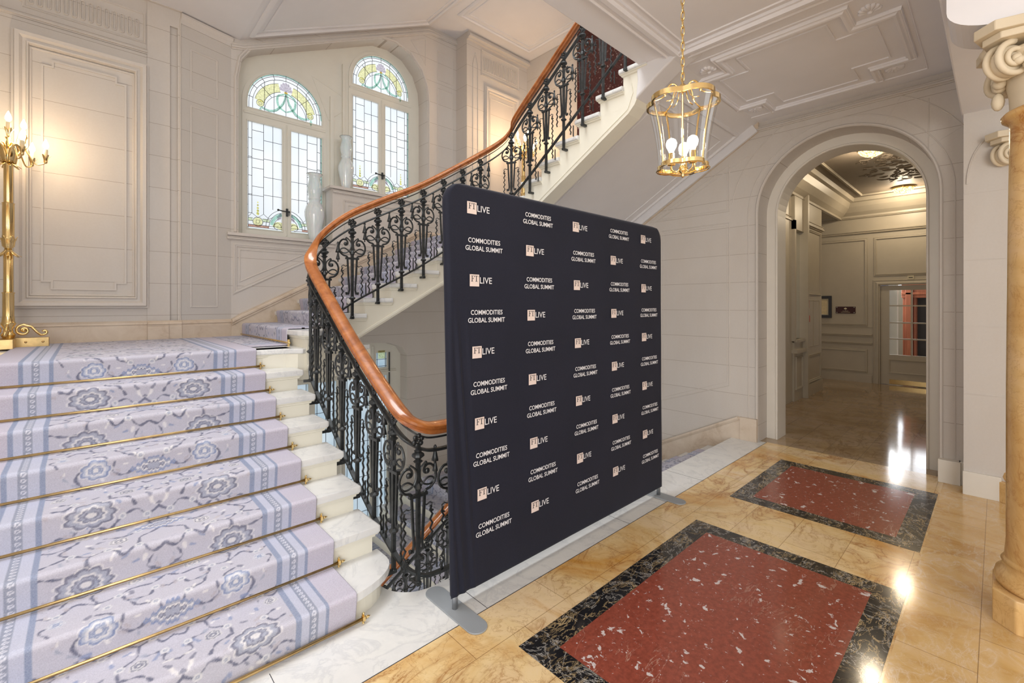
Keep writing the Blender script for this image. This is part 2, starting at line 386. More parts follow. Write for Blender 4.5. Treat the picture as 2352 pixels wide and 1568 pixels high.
def moulding(bm, pl, d, pts, wd=.05, h=.02, kind='ogee', sgn=-1, closed=True, mi=0):
    """picture-frame moulding on a wall plane; sgn is the side the room is on"""
    N = {'X': (1, 0, 0), 'Y': (0, 1, 0), 'Z': (0, 0, 1)}[pl]; N = tuple(sgn * x for x in N)
    b = -.004
    if kind == 'bead': prof = [(-wd / 2, b), (-wd / 2, h * .4), (-wd * .2, h), (wd * .2, h), (wd / 2, h * .4), (wd / 2, b)]
    elif kind == 'flat': prof = [(-wd / 2, b), (-wd / 2, h), (wd / 2, h), (wd / 2, b)]
    else: prof = [(-wd / 2, b), (-wd / 2, h * .45), (-wd * .36, h * .45), (-wd * .30, h), (-wd * .05, h * .95), (wd * .12, h * .55), (wd * .3, h * .5), (wd * .36, h * .75), (wd * .44, h * .7), (wd / 2, h * .2), (wd / 2, b)]
    sweep(bm, [plane_pt(pl, d, *p) for p in pts], prof, N=N, closed=closed, mi=mi)
def rect(a0, a1, z0, z1): return [(a0, z0), (a1, z0), (a1, z1), (a0, z1)]

# ------------------------------------------------------------------ SETTING: floors
R = .155                      # riser of the lower flight
HX = 1.225                    # well edge x, flight-1 side
WX1 = 3.60                    # well edge x, right side
WY0, WY1 = 2.20, 3.88         # well edges in y
XW = 5.72                     # right wall
# yellow marble floor
bm = NB(); box(bm, -4.2, 5.80, -4.5, 1.84, -.2, 0)
struct(obj('floor', bm, M['siena']))
bm = NB()
plate(bm, 'Z', .0, [(3.25, .335), (5.7, .335), (5.7, -2), (1.5, -4.0), (0.9, -2.0), (1.6, .335)], th=.0012)
struct(obj('floor_ochre_margin', bm, M['siena2']))
# white marble strip with the rounded corner of the well
cx, cy, rr = HX + .22, WY0 + .22, .22
pts = [(-4.2, 1.84), (5.78, 1.84), (5.78, 2.2), (XW, 2.2)] + [(3.6, 2.2)] + arc(cx, cy, rr, 270, 180, 10) + [(HX, 2.6), (-1.2, 2.6), (-1.2, 2.9), (-4.2, 2.9)]
bm = NB(); plate(bm, 'Z', -.2, pts, th=.2)
o = struct(obj('floor_white_marble', bm, M['marble']))
bm = NB()
for x in (-.9, .58, 1.545, 2.9, 3.44, 4.1): box(bm, x, x + .0025, 1.84, 2.19 if x > 1.5 else 2.16, 0, .0008)
box(bm, -4.2, 5.78, 1.838, 1.8415, 0, .001)
struct(obj('trim_floor_joints', bm, M['lead']))
# inlaid panels
def inlay(x0, x1, y0, y1, b=.135):
    r = empty('floor_inlay'); r['kind'] = 'structure'
    bm = NB(); plate(bm, 'Z', 0, rect(x0, x1, y0, y1), [rect(x0 + b, x1 - b, y0 + b, y1 - b)], th=.0016)
    obj('inlay_border', bm, M['portoro'], r)
    bm = NB(); plate(bm, 'Z', 0, rect(x0 + b, x1 - b, y0 + b, y1 - b), th=.0016); obj('inlay_field', bm, M['redmarble'], r)
    return r
inlay(1.48, 3.32, .345, 1.535); inlay(3.93, 5.255, .345, 1.535); inlay(-.97, .87, .345, 1.535)

# hall floor, lower floor
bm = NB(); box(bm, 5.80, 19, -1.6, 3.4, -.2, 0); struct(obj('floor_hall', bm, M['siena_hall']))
bm = NB(); box(bm, -1.4, 6, 1.8, 6.1, -2.75, -2.6); struct(obj('floor_basement', bm, M['siena_hall']))

# ------------------------------------------------------------------ stairs
NOSE = lambda t=.042: [(0, 0), (.012, .0), (.018, t * .3), (.018, t * .7), (.012, t), (0, t)]
def slab(bm, poly, z1, th=.042):
    plate(bm, 'Z', z1 - th, poly, th=th)
def flight_y(name, label, xs0, xs1, ynose, zt, soff, sgn, side, inner_over=.04, first_poly=None, ytop=None, trim=True):
    """straight flight along +-y. ynose[k], zt[k]; sgn +1 climbs towards +y. side: +1 inner string at xs1, -1 at xs0"""
    root = empty(name, ((xs0 + xs1) / 2, ynose[0], zt[0] - R)); tag(root, label, 'staircase')
    off = -Vector(root.location)
    T = lambda b: bmesh.ops.translate(b, verts=b.verts, vec=off)
    n = len(ynose); body = NB()
    for k in range(n):
        ya = ynose[k] + sgn * .032; xs0b = xs0 + (.12 if side < 0 else 0); yb = (ynose[k + 1] + sgn * .032) if k + 1 < n else ytop
        if yb is None: yb = ynose[k] + sgn * .29
        ztp = zt[k] - .042; zb0, zb1 = min(soff(ya), ztp - .004), min(soff(yb), ztp - .004)
        v = [body.verts.new(p) for p in ((xs0b, ya, zb0), (xs1, ya, zb0), (xs1, yb, zb1), (xs0b, yb, zb1), (xs0b, ya, ztp), (xs1, ya, ztp), (xs1, yb, ztp), (xs0b, yb, ztp))]
        if k == 0 and first_poly: 
            for q in v: body.verts.remove(q)
            plate(body, 'Z', zt[0] - .155, first_poly[1], th=.113); continue
        for f in ((0, 3, 2, 1), (4, 5, 6, 7), (0, 1, 5, 4), (1, 2, 6, 5), (2, 3, 7, 6), (3, 0, 4, 7)): body.faces.new([v[i] for i in f])
    T(body); obj('string', body, M['cream'], root)
    for k in range(n):
        ya = ynose[k]; yb = (ynose[k + 1] + sgn * .04) if k + 1 < n else (ytop if ytop is not None else ynose[k] + sgn * .29)
        x0 = xs0 - (inner_over if side < 0 else 0); x1 = xs1 + (inner_over if side > 0 else 0)
        bm = NB()
        slab(bm, first_poly[0] if (k == 0 and first_poly) else [(x0, ya), (x1, ya), (x1, yb), (x0, yb)], zt[k]); T(bm)
        t = obj('tread', bm, M['marble'], root, bevel=.012)
        # scotia moulding under the nosing, returned along the open end
        bm = NB(); z = zt[k] - .042
        if k == 0 and first_poly:
            path = [(p[0], p[1], z) for p in first_poly[2]]; prof = [(-.002, 0), (-.026, 0), (-.024, -.008), (-.014, -.012), (-.012, -.024), (-.002, -.03)]
        else:
            yf = ya + sgn * .032; e = xs1 if side > 0 else xs0; st = xs0 if side > 0 else xs1
            path = [(st, yf, z), (e, yf, z), (e, yb, z)]
            s_ = 1 if (side * sgn) > 0 else -1
            prof = [(s_ * a, b) for a, b in ((.002, 0), (-.026, 0), (-.024, -.008), (-.014, -.012), (-.012, -.024), (.002, -.03))]
        sweep(bm, path, prof); T(bm); obj('nosing_moulding', bm, M['cream'], t)
    return root
# flight 1 (foreground)
Y1 = [2.19] + [2.476 + .258 * k for k in range(7)]; Z1 = [R * (k + 1) for k in range(8)]
LZ = Z1[-1]      # landing height 1.24
def arcpoly(xin, xe, y0, y1):
    return [(-.97, y0)] + [(xin + (xe - xin) * math.sin(math.radians(a)), y0 + (y1 - y0) * (1 - math.cos(math.radians(a)))) for a in range(0, 91, 10)]
fp = arcpoly(.90, 1.262, 2.185, 2.40) + [(1.262, 2.52), (-.97, 2.52)]
fb = arcpoly(.90, 1.222, 2.225, 2.42) + [(1.222, 2.52), (-.97, 2.52)]
f1 = flight_y('stair_flight', 'foreground marble stair flight rising under the patterned blue runner', -.97, HX, Y1, Z1,
              lambda y: max(-.19, .6 * (y - 2.476) - .30), 1, 1, first_poly=(fp, fb, fb[:11]), ytop=4.2)
# landing
bm = NB(); plate(bm, 'Z', LZ - .042, [(-1.2, 4.06), (1.0, 4.03), (1.22, 3.97), (1.30, 3.90), (1.34, 3.93), (1.9, 3.93), (1.9, 6.0), (1.2, 6.0), (.7, 5.9), (-1.2, 5.9)], th=.042)
struct(obj('floor_landing', bm, M['marble'], bevel=.01))
bm = NB(); plate(bm, 'Z', LZ - .26, [(-1.2, 4.1), (1.0, 4.07), (1.2, 4.0), (1.27, 3.93), (1.9, 3.93), (1.9, 6.0), (-1.2, 6.0)], th=.218)
struct(obj('trim_landing_edge', bm, M['cream']))
# flight 2, along +x, slightly splayed
def X2i(k): return 1.30 if k == 1 else 1.545 + .258 * (k - 2)
def X2w(k): return 1.32 if k == 1 else X2i(k) + .12
R2 = .1415; Z2 = lambda k: LZ + R2 * k; YI = 3.90; YWL = 6.0
root2 = empty('stair_flight', (1.3, 4.9, LZ)); tag(root2, 'stair flight climbing to the right below the stained glass windows', 'staircase')
def T2(b): bmesh.ops.translate(b, verts=b.verts, vec=-Vector(root2.location))
body = NB(); soff2 = lambda x: 1.30 + .555 * (x - 1.778)
for k in range(1, 10):
    a, b = X2i(k) + .032, X2i(k + 1) + .032; aw, bw = X2w(k) + .032, X2w(k + 1) + .032
    if k == 9: b, bw = 3.6, 3.6
    zt = Z2(k) - .042
    V = [(a, YI, soff2(a)), (b, YI, soff2(b)), (bw, YWL, soff2(b)), (aw, YWL, soff2(a)), (a, YI, zt), (b, YI, zt), (bw, YWL, zt), (aw, YWL, zt)]
    v = [body.verts.new(p) for p in V]
    for f in ((0, 3, 2, 1), (4, 5, 6, 7), (0, 1, 5, 4), (1, 2, 6, 5), (2, 3, 7, 6), (3, 0, 4, 7)): body.faces.new([v[i] for i in f])
T2(body); obj('string', body, M['cream'], root2)
bm = NB(); sweep(bm, [(x, YI - .002, soff2(x) + .03) for x in (1.33, 3.7)], [(-.008, -.012), (-.008, .012), (.006, .012), (.006, -.012)]); T2(bm); obj('string_moulding', bm, M['cream'], root2)
for k in range(1, 10):
    a, b = X2i(k), X2i(k + 1) + .04; aw, bw = X2w(k), X2w(k + 1) + .04
    if k == 9: continue
    poly = [(a, YI - .035), (b, YI - .035), (bw, YWL), (aw, YWL)]
    if k == 1: poly = [(1.42, YI - .035), (b, YI - .035), (bw, YWL), (1.36, YWL), (1.30, 5.7), (1.29, 4.3), (1.305, 4.05), (1.345, 3.92)]
    bm = NB(); slab(bm, poly, Z2(k)); T2(bm); t = obj('tread', bm, M['marble'], root2, bevel=.012)
    bm = NB(); z = Z2(k) - .042
    sweep(bm, [(aw + .032, YWL, z), (a + .032, YI, z), (b, YI, z)], [(-s, h) for s, h in ((-.002, 0), (.026, 0), (.024, -.008), (.014, -.012), (.012, -.024), (-.002, -.03))]); 
    bmesh.ops.translate(bm, verts=bm.verts, vec=(0, 0, 0)); T2(bm); obj('nosing_moulding', bm, M['cream'], t)
LZ2 = Z2(9)
bm = NB(); plate(bm, 'Z', LZ2 - .042, [(X2i(9), 3.865), (3.565, 3.865), (3.565, 4.2), (XW, 4.2), (XW, 6.0), (X2w(9), 6.0)], th=.042); struct(obj('floor_upper_landing', bm, M['marble'], bevel=.01))
bm = NB(); plate(bm, 'Z', LZ2 - .22, [(X2i(9) + .03, 3.90), (3.6, 3.90), (3.6, 4.2), (XW, 4.2), (XW, 6.0), (X2w(9) + .03, 6.0)], th=.178); struct(obj('trim_upper_landing_edge', bm, M['cream']))
# flight 3, climbing back towards the viewer on the right
R3 = .155; Y3 = [4.178 - .2565 * k for k in range(8)]; Z3 = [LZ2 + R3 * (k + 1) for k in range(8)]
f3 = flight_y('stair_flight', 'upper stair flight climbing above the backdrop towards the lantern', WX1, XW, Y3, Z3,
              lambda y: 2.895 + .585 * (3.37 - y), -1, -1, ytop=2.10)
# deep string beam of flight 3 with its mouldings
def zb3(y): return 2.716 + .581 * (3.37 - y)
bm = NB()
V = []
for y in [4.2, 3.9, 3.5, 3.0, 2.6, 2.3]: V.append((y, zb3(y)))
V += [(2.235, 3.40), (2.20, 3.46)]
V2 = [(2.20, Z3[7] - .042)]
for k in range(7, -1, -1): V2 += [(Y3[k] - .032, Z3[k] - .042), (Y3[k] - .032, Z3[k] - R3 - .042)]
V2 += [(4.2, Z3[0] - R3 - .042)]
plate(bm, 'X', WX1, V + V2, th=.19)
T3 = -Vector(f3.location); bmesh.ops.translate(bm, verts=bm.verts, vec=T3); obj('string_beam', bm, M['cream'], f3, bevel=.01)
bm = NB(); sweep(bm, [(WX1 - .001, y, z + .045) for y, z in V[:6]] + [(WX1 - .001, 2.245, 3.52), (WX1 - .001, 2.26, 3.60)], [(-.005, -.004), (-.005, .004), (.005, .004), (.005, -.004)])
bmesh.ops.translate(bm, verts=bm.verts, vec=T3); obj('string_moulding', bm, M['cream'], f3)
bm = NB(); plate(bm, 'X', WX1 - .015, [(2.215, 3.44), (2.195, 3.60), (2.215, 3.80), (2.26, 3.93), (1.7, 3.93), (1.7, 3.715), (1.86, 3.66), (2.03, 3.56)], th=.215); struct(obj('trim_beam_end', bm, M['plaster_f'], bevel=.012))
# soffit of flight 3 with panel mouldings
zs = lambda y: 2.86 + .585 * (3.37 - y)
sb = NB()
v = [sb.verts.new(p) for p in ((3.79, 4.2, zs(4.2)), (XW, 4.2, zs(4.2)), (XW, 1.85, zs(1.85)), (3.79, 1.85, zs(1.85)))]
w_ = [sb.verts.new(Vector(q.co) + Vector((0, 0, .012))) for q in v]
sb.faces.new(v); sb.faces.new(w_[::-1])
for i in range(4): sb.faces.new([v[i], v[(i + 1) % 4], w_[(i + 1) % 4], w_[i]])
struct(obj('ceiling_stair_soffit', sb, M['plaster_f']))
bm = NB(); Ns = Vector((0, -.585, -1)).normalized()
def onS(x, y): return Vector((x, y, zs(y)))
for (x0, x1, y0, y1, wd, h) in ((3.86, 5.60, 2.10, 4.10, .05, .022), (4.0, 5.44, 2.22, 3.95, .022, .01)):
    b_ = -.004; prof = [(-wd / 2, b_), (-wd / 2, h * .5), (-wd * .25, h), (wd * .1, h * .8), (wd * .3, h * .4), (wd / 2, b_)]
    sweep(bm, [onS(x0, y0), onS(x1, y0), onS(x1, y1), onS(x0, y1)], prof, N=Ns, closed=True)
sweep(bm, [onS(5.70, 4.15), onS(5.70, 1.95)], [(-.05, -.01), (-.05, .03), (-.03, .045), (.02, .1), (.05, .1), (.05, -.01)], N=Ns)
struct(obj('trim_stair_soffit', bm, M['plaster_f']))

# down flights
YD = [2.2 + .285 * k for k in range(7)]
bm = NB()
rootD = empty('stair_flight', (4.66, 2.2, -.5)); tag(rootD, 'marble stair flight going down beside the arched doorway, behind the backdrop', 'staircase')
body = NB()
for k in range(1, 6):
    box(body, WX1 + .04, XW, YD[k - 1] + .0, YD[k] + .03, -R * k - .35, -R * k - .042)
bmesh.ops.translate(body, verts=body.verts, vec=-Vector(rootD.location)); obj('string', body, M['cream'], rootD)
for k in range(1, 6):
    b = NB(); slab(b, rect(WX1, XW, YD[k - 1] + .002, YD[k]), -R * k); bmesh.ops.translate(b, verts=b.verts, vec=-Vector(rootD.location)); obj('tread', b, M['marble'], rootD, bevel=.01)
LD = -R * 6
bm = NB(); box(bm, WX1, XW, YD[5], 6.0, LD - .2, LD); struct(obj('floor_lower_landing', bm, M['marble']))
rootE = empty('stair_flight', (2.4, 4.9, -2)); tag(rootE, 'lowest carpeted stair flight seen down in the well through the balustrade', 'staircase')
body = NB(); XE = [3.6 - .268 * k for k in range(10)]
for k in range(1, 10): box(body, XE[k] - .02, XE[k - 1], 3.9, 6.0, LD - R * k - .3, LD - R * k - .042)
bmesh.ops.translate(body, verts=body.verts, vec=-Vector(rootE.location)); obj('string', body, M['cream'], rootE)
for k in range(1, 10):
    b = NB(); slab(b, rect(XE[k], XE[k - 1], 3.87, 6.0), LD - R * k); bmesh.ops.translate(b, verts=b.verts, vec=-Vector(rootE.location)); obj('tread', b, M['marble'], rootE, bevel=.01)

# ------------------------------------------------------------------ carpets
def tile_pattern():
    """one half-repeat of the carpet field: u 0..0.44 (mirrored), v 0..P. returns rgb array"""
    P = 1.24; du = .0035; nu = int(.46 / du); nv = int(P / du)
    U, V = np.meshgrid((np.arange(nu) + .5) * du, (np.arange(nv) + .5) * du, indexing='ij')
    base = np.array([.485, .475, .555]); img = np.ones((nu, nv, 3)) * base
    wob = .006 * np.sin(V * 71 + 3 * np.sin(U * 53)) + .004 * np.sin(U * 117 + V * 33)
    def lay(mask, c, a=1.0):
        m = (mask * a)[..., None]; img[:] = img * (1 - m) + np.array(c) * m
    def sm(d, w_): return np.clip(1.5 - np.abs(d) / w_, 0, 1)
    dark = (.12, .13, .20); mid = (.30, .33, .43); blue = (.18, .24, .42); cream = (.76, .74, .74); taupe = (.42, .38, .42)
    def dist_poly(pts):
        d = np.full(U.shape, 9.)
        pts = [Vector((p[0], p[1], 0)) for p in pts]; pts = bez(pts, 6) if len(pts) > 2 else pts
        for a, b in zip(pts, pts[1:]):
            for sh in (-P, 0, P):
                ax, ay, bx, by = a.x, a.y + sh, b.x, b.y + sh; L = (bx - ax) ** 2 + (by - ay) ** 2 + 1e-9
                t = np.clip(((U - ax) * (bx - ax) + (V - ay) * (by - ay)) / L, 0, 1)
                d = np.minimum(d, np.hypot(U - ax - t * (bx - ax), V - ay - t * (by - ay)))
        return d + wob * .35
    def polar(cu, cv, sx=1., sy=1.):
        dv = (V - cv + P / 2) % P - P / 2; du_ = U - cu
        return np.hypot(du_ / sx, dv / sy), np.arctan2(dv / sy, du_ / sx)
    vines = [[(0, .14), (.05, .11), (.09, .15), (.15, .13), (.20, .08), (.26, .10), (.31, .05), (.38, .09), (.44, .06)],
             [(.05, .11), (.04, .03), (.09, -.03), (.16, -.05), (.22, -.02)],
             [(0, .42), (.04, .40), (.07, .45), (.12, .43), (.17, .47), (.24, .44), (.30, .49), (.36, .45), (.44, .48)],
             [(.12, .43), (.13, .36), (.19, .32), (.20, .25)], [(.30, .49), (.33, .55), (.29, .60), (.22, .58), (.21, .64), (.26, .67)],
             [(0, .72), (.05, .74), (.08, .69), (.15, .71), (.18, .77), (.25, .76), (.32, .81), (.38, .76), (.44, .79)],
             [(.15, .71), (.12, .64), (.06, .62), (.03, .57)], [(.25, .76), (.27, .84), (.22, .90), (.27, .96)],
             [(0, 1.02), (.05, 1.0), (.10, 1.05), (.16, 1.02), (.21, 1.08), (.28, 1.06), (.34, 1.11), (.44, 1.07)],
             [(.10, 1.05), (.09, 1.13), (.03, 1.17), (.0, 1.2)], [(.34, 1.11), (.38, 1.17), (.34, 1.22)], [(.0, .24), (.05, .27), (.04, .33), (.10, .34)],
             [(.38, .30), (.34, .27), (.36, .22), (.41, .23)], [(.08, .55), (.14, .53), (.18, .56), (.17, .61)], [(.40, .90), (.35, .88), (.37, .83)], [(.02, .90), (.07, .93), (.05, .98)],
             [(.20, .25), (.13, .23), (.10, .18)], [(.36, .45), (.41, .42), (.44, .44)], [(.28, 1.06), (.30, 1.00), (.38, .99), (.44, 1.01)], [(.31, .05), (.33, .0), (.40, -.03), (.44, -.01)], [(.18, .77), (.13, .80), (.06, .79), (.0, .83)], [(.40, .62), (.43, .68), (.39, .70)]]
    for v_ in vines: lay(sm(dist_poly(v_), .0050), (.09, .10, .17), 1.)
    rng = random.Random(5)
    for i in range(130):     # small leaves and buds along the stems
        cu, cv, a = rng.uniform(.01, .43), rng.uniform(0, P), rng.uniform(0, PI)
        L = rng.uniform(.012, .03); d = dist_poly([(cu, cv), (cu + L * math.cos(a), cv + L * math.sin(a))])
        lay(sm(d, rng.choice((.004, .006, .008))), rng.choice((dark, mid, cream, taupe, blue)), .8)
    def flower(cu, cv, Rr, n, sx=1., sy=1., fill=mid, edge=dark):
        r, th = polar(cu, cv, sx, sy); rr_ = r / (.88 + .20 * np.abs(np.sin(n * th / 2)) + .04 * np.cos(3 * th + 1))
        lay((rr_ < Rr).astype(float), fill, .8); lay(sm(rr_ - Rr, .005), edge, .95); lay(sm(rr_ - Rr * 1.14, .003), cream, .6)
        lay(sm(rr_ - Rr * .62, .005), cream, .8); lay(sm(rr_ - Rr * .5, .003), edge, .8)
        lay((r < Rr * .22).astype(float), cream, .8); lay(sm(r - Rr * .3, .003), edge, .8)
    flower(.27, .17, .070, 9, 1.25, .85); flower(.25, .58, .052, 7, 1.1, .9, (.45, .50, .62), blue)
    flower(.29, .93, .074, 11, 1.2, .9); flower(.13, .30, .026, 6); flower(.11, .86, .030, 6, fill=cream, edge=mid); flower(.39, .38, .024, 5, fill=cream); [flower(a_, b_, .013, 5, fill=cream, edge=mid) for a_, b_ in ((.05, .11), (.15, .13), (.31, .05), (.09, -.03), (.07, .45), (.24, .44), (.36, .45), (.19, .32), (.22, .70), (.05, .74), (.18, .77), (.38, .76), (.10, 1.05), (.21, 1.08), (.34, 1.11), (.04, .33), (.33, .27), (.06, .62), (.36, .88))]
    flower(.17, 1.15, .03, 6, fill=cream, edge=dark); flower(.38, .70, .022, 5, fill=(.5, .55, .66), edge=blue)
    for cv in (.0, .55):    # central lozenges
        dv = (V - cv + P / 2) % P - P / 2; q = U / .105 + np.abs(dv) / .055 + .12 * np.sin(U * 240)
        lay((q < 1).astype(float), mid, .75); lay(sm((q - 1) * .05, .0045), blue); lay(((q < .72) & (q > .5)).astype(float), cream, .9); lay(sm((q - .5) * .05, .003), dark)
    return img, du, P
TILE, TDU, TP = tile_pattern()
def carpet_colors(u, v, half, plain=False):
    """u signed distance from runner centre, v running length"""
    a = np.abs(u); n = len(u); out = np.ones((n, 4)); field = half - .285
    iu = np.clip((a * (.44 / field) / TDU).astype(int), 0, TILE.shape[0] - 1); iv = ((v % TP) / TDU).astype(int) % TILE.shape[1]
    out[:, :3] = TILE[iu, iv]
    s = half - a
    plainc = np.array([.50, .475, .56]); light = np.array([.47, .49, .61]); blue = np.array([.22, .27, .40]); dk = np.array([.25, .28, .37])
    dots = (np.sin(u * 2 * PI / .018) * np.sin(v * 2 * PI / .018) > .55)
    m = s < .135; out[m, :3] = plainc; out[m & dots, :3] = (.48, .42, .53)
    for lo, hi, c in ((.135, .152, blue), (.152, .187, light), (.187, .225, dk), (.225, .263, light), (.263, .285, blue)):
        m = (s >= lo) & (s < hi); out[m, :3] = c
    m = (np.abs(np.hypot(s - .206, ((v + .01) % .030) - .015) - .0075) < .0028); out[m, :3] = (.60, .61, .70)
    m = (s >= .187) & (s < .225) & (np.abs(s - .206) > .0165); out[m, :3] = (.20, .24, .34)
    return out
def carpet_mesh(name, mat, path, u0, u1, to_world, res=.007, parent=None, label=None, fillet=.022, v0=0., half=None, nou=None, thick=.008):
    """path: 2-D polyline (a, z) with corner flags; grid of a x u"""
    # fillet corners
    P = [Vector((p[0], p[1])) for p in path]; out = [P[0]]
    for i in range(1, len(P) - 1):
        a, b, c = P[i - 1], P[i], P[i + 1]; r = min(fillet if path[i][2] else .006, (a - b).length * .45, (c - b).length * .45)
        p, q = b + (a - b).normalized() * r, b + (c - b).normalized() * r
        for t in [float(t_) for t_ in np.linspace(0, 1, 6 if path[i][2] else 3)]: out.append(p * (1 - t) ** 2 + b * (2 * t * (1 - t)) + q * (t * t))
    out.append(P[-1])
    L = [0]
    for a, b in zip(out, out[1:]): L.append(L[-1] + (b - a).length)
    n = int(L[-1] / res) + 1; ls = np.linspace(0, L[-1], n); xs = np.interp(ls, L, [p.x for p in out]); zs_ = np.interp(ls, L, [p.y for p in out])
    m = int(abs(u1 - u0) / (nou or res)) + 1; us = np.linspace(u0, u1, m)
    A = np.repeat(xs, m); Z = np.repeat(zs_, m); Lv = np.repeat(ls, m) + v0; U = np.tile(us, n)
    co = to_world(A, Z, U); nv = len(A)
    me = bpy.data.meshes.new(name); idx = np.arange(n * m).reshape(n, m)
    f = np.stack([idx[:-1, :-1], idx[:-1, 1:], idx[1:, 1:], idx[1:, :-1]], -1).reshape(-1, 4)
    me.vertices.add(nv); me.vertices.foreach_set('co', co.astype(np.float32).ravel())
    me.loops.add(f.size); me.loops.foreach_set('vertex_index', f.ravel().astype(np.int32))
    me.polygons.add(len(f)); me.polygons.foreach_set('loop_start', (np.arange(len(f)) * 4).astype(np.int32))
    me.update(calc_edges=True); me.validate()
    me.polygons.foreach_set('use_smooth', [True] * len(f))
    ctr = (u0 + u1) / 2; hf = half or abs(u1 - u0) / 2
    at = me.color_attributes.new('weave', 'FLOAT_COLOR', 'POINT')
    at.data.foreach_set('color', carpet_colors(U - ctr, Lv, hf).astype(np.float32).ravel())
    me.materials.append(mat); o = bpy.data.objects.new(name, me); COL.objects.link(o)
    s = o.modifiers.new('pile', 'SOLIDIFY'); s.thickness = thick; s.offset = 0
    if parent: o.parent = parent
    return o
# runner of flight 1 and on over the landing
CX0, CX1 = -.43, .985; CCX = (CX0 + CX1) / 2
e = .010; path = [(2.214 - e, .006, 0)]
for k in range(8):
    yf = Y1[k]; z = Z1[k]
    path += [(yf + .018, z - .060, 1)] if False else []
    path += [(yf - e, z + e, 1)]
    if k < 7: path += [(Y1[k + 1] + .02 - e, z + e, 0)]
path += [(5.78, LZ + e, 0)]
c1 = carpet_mesh('stair_runner', M['carpet'], path, CX0, CX1, lambda A, Z, U: np.stack([U, A, Z], 1), res=.0050)
tag(c1, 'pale lilac stair runner with blue floral medallions on the foreground flight', 'carpet')
# flight 2 carpet
path = [(1.0, LZ + .009, 0), (1.30 - .008, LZ + .009, 0)]
for k in range(1, 10):
    path += [(X2i(k) + (.0 if k == 1 else .06) - e, Z2(k) + e, 1)]
    path += [((X2i(k + 1) + .06 if k < 9 else 4.3) + .02 - e, Z2(k) + e, 0)] 
def f2w(A, Z, U):
    sk = np.where(A > 1.45, (U - 4.94) * .0566, 0.)
    return np.stack([A + sk, U, Z], 1)
c2 = carpet_mesh('stair_runner', M['carpet'], path, 4.28, 5.84, f2w, res=.012)
tag(c2, 'runner with faint vine pattern on the flight under the windows', 'carpet')
# down flight carpets
path = [(2.215, -.05, 0)]
for k in range(1, 6):
    path += [(YD[k - 1] + .012, -R * k + e, 0), (YD[k] - .0 + e, -R * k + e, 1)]
path += [(YD[5] + .012, LD + e, 0), (5.68, LD + e, 0)]
c3 = carpet_mesh('stair_runner', M['carpet'], path, 3.95, 5.42, lambda A, Z, U: np.stack([U, A, Z], 1), res=.014)
tag(c3, 'blue-grey runner on the flight going down behind the backdrop', 'carpet')
path = [(4.6, LD + .012, 0)]
for k in range(10):
    x = XE[k]
    path += [(x - e, LD - R * k + e, 1), (x - e, LD - R * (k + 1) + e, 0)] if k < 9 else [(1.0, LD - R * 9 + e, 0)]
c4 = carpet_mesh('stair_runner', M['carpet'], path, 4.15, 5.75, lambda A, Z, U: np.stack([A, U, Z], 1), res=.014)
tag(c4, 'shaded runner on the lowest flight seen through the balustrade', 'carpet')

# stair rods
def stair_rod(x0, x1, y, z, label):
    r = empty('stair_rod', (x0, y, z)); tag(r, label, 'stair rod', 'brass rods holding the foreground runner')
    b = NB(); tube(b, [(0, 0, 0), (x1 - x0, 0, 0)], .0085, 8); obj('rod', b, M['brass_old'], r, smooth=True)
    for s, xe in ((1, x1 - x0), (-1, 0)):
        b = NB(); obox(b, (xe - s * .012, .006, 0), (.0045, 0, 0), (0, .004, 0), (0, 0, .022)); ball(b, (xe - s * .012, .002, .024), .006, seg=7); ball(b, (xe - s * .012, .002, -.024), .006, seg=7)
        obox(b, (xe - s * .012, .0, 0), (.007, 0, 0), (0, .010, 0), (0, 0, .011)); obj('bracket', b, M['brass'], r)
        b = NB(); prof = [(.005, 0), (.009, .003), (.006, .007), (.008, .011), (.004, .018), (.0008, .024)]
        lathe(b, prof if s > 0 else [(q[0], -q[1]) for q in prof][::-1], (xe, 0, 0), 10, axis='X'); obj('finial', b, M['brass'], r, smooth=True)
names = ['at floor level at the foot of the foreground stairs', 'above the lowest tread', 'above the second tread from the floor', 'above the third tread from the floor', 'above the fourth tread from the floor',
         'third from the top of the foreground flight', 'second from the top of the foreground flight', 'just below the landing edge']
for k in range(8):
    y = (Y1[k] + .032) if k else 2.20; stair_rod(CX0 - .05, CX1 + .045, y - .026 if k else 2.178, (Z1[k - 1] if k else 0) + .026, 'brass stair rod across the runner, ' + names[k])
b = empty('stair_rod', (1.285, 4.22, LZ + .03)); tag(b, 'short visible brass rod at the base of the flight under the windows', 'stair rod')
q = NB(); tube(q, [(0, 0, 0), (0, 1.65, 0)], .008, 8); obj('rod', q, M['brass_old'], b, smooth=True)
q = NB(); obox(q, (0, 0, 0), (.008, 0, 0), (0, .01, 0), (0, 0, .03)); ball(q, (0, -.02, 0), .012); obj('finial', q, M['brass'], b)
#PART2
# ------------------------------------------------------------------ walls
YL = 5.87
bm = NB(); box(bm, -1.5, .45, YL, YL + .3, -.2, 4.80); struct(obj('wall_left_rear', bm, M['stone_y']))
bm = NB(); box(bm, .45, .615, YL - .012, YL + .3, 1.0, 4.80)
box(bm, .615, .635, YL - .012, YL + .3, 1.0, 4.80); box(bm, .635, .70, YL + .02, YL + .3, 1.0, 4.80); box(bm, .70, .722, YL - .012, YL + .3, 1.0, 4.80); box(bm, .63, .722, YL - .0115, YL + .3, 4.49, 4.80)
plate(bm, 'Y', YL - .0125, arc(.668, 4.47, .033, 0, 180, 8) + [(.635, 4.53), (.70, 4.53)][::1], th=.03) if False else None
struct(obj('wall_left_pier', bm, M['stone_y']))
bm = NB(); moulding(bm, 'Y', YL, rect(-.42, .405, 1.625, 3.955), .11, .07)
moulding(bm, 'Y', YL, rect(-.36, .345, 1.69, 3.885), .02, .012, 'bead')
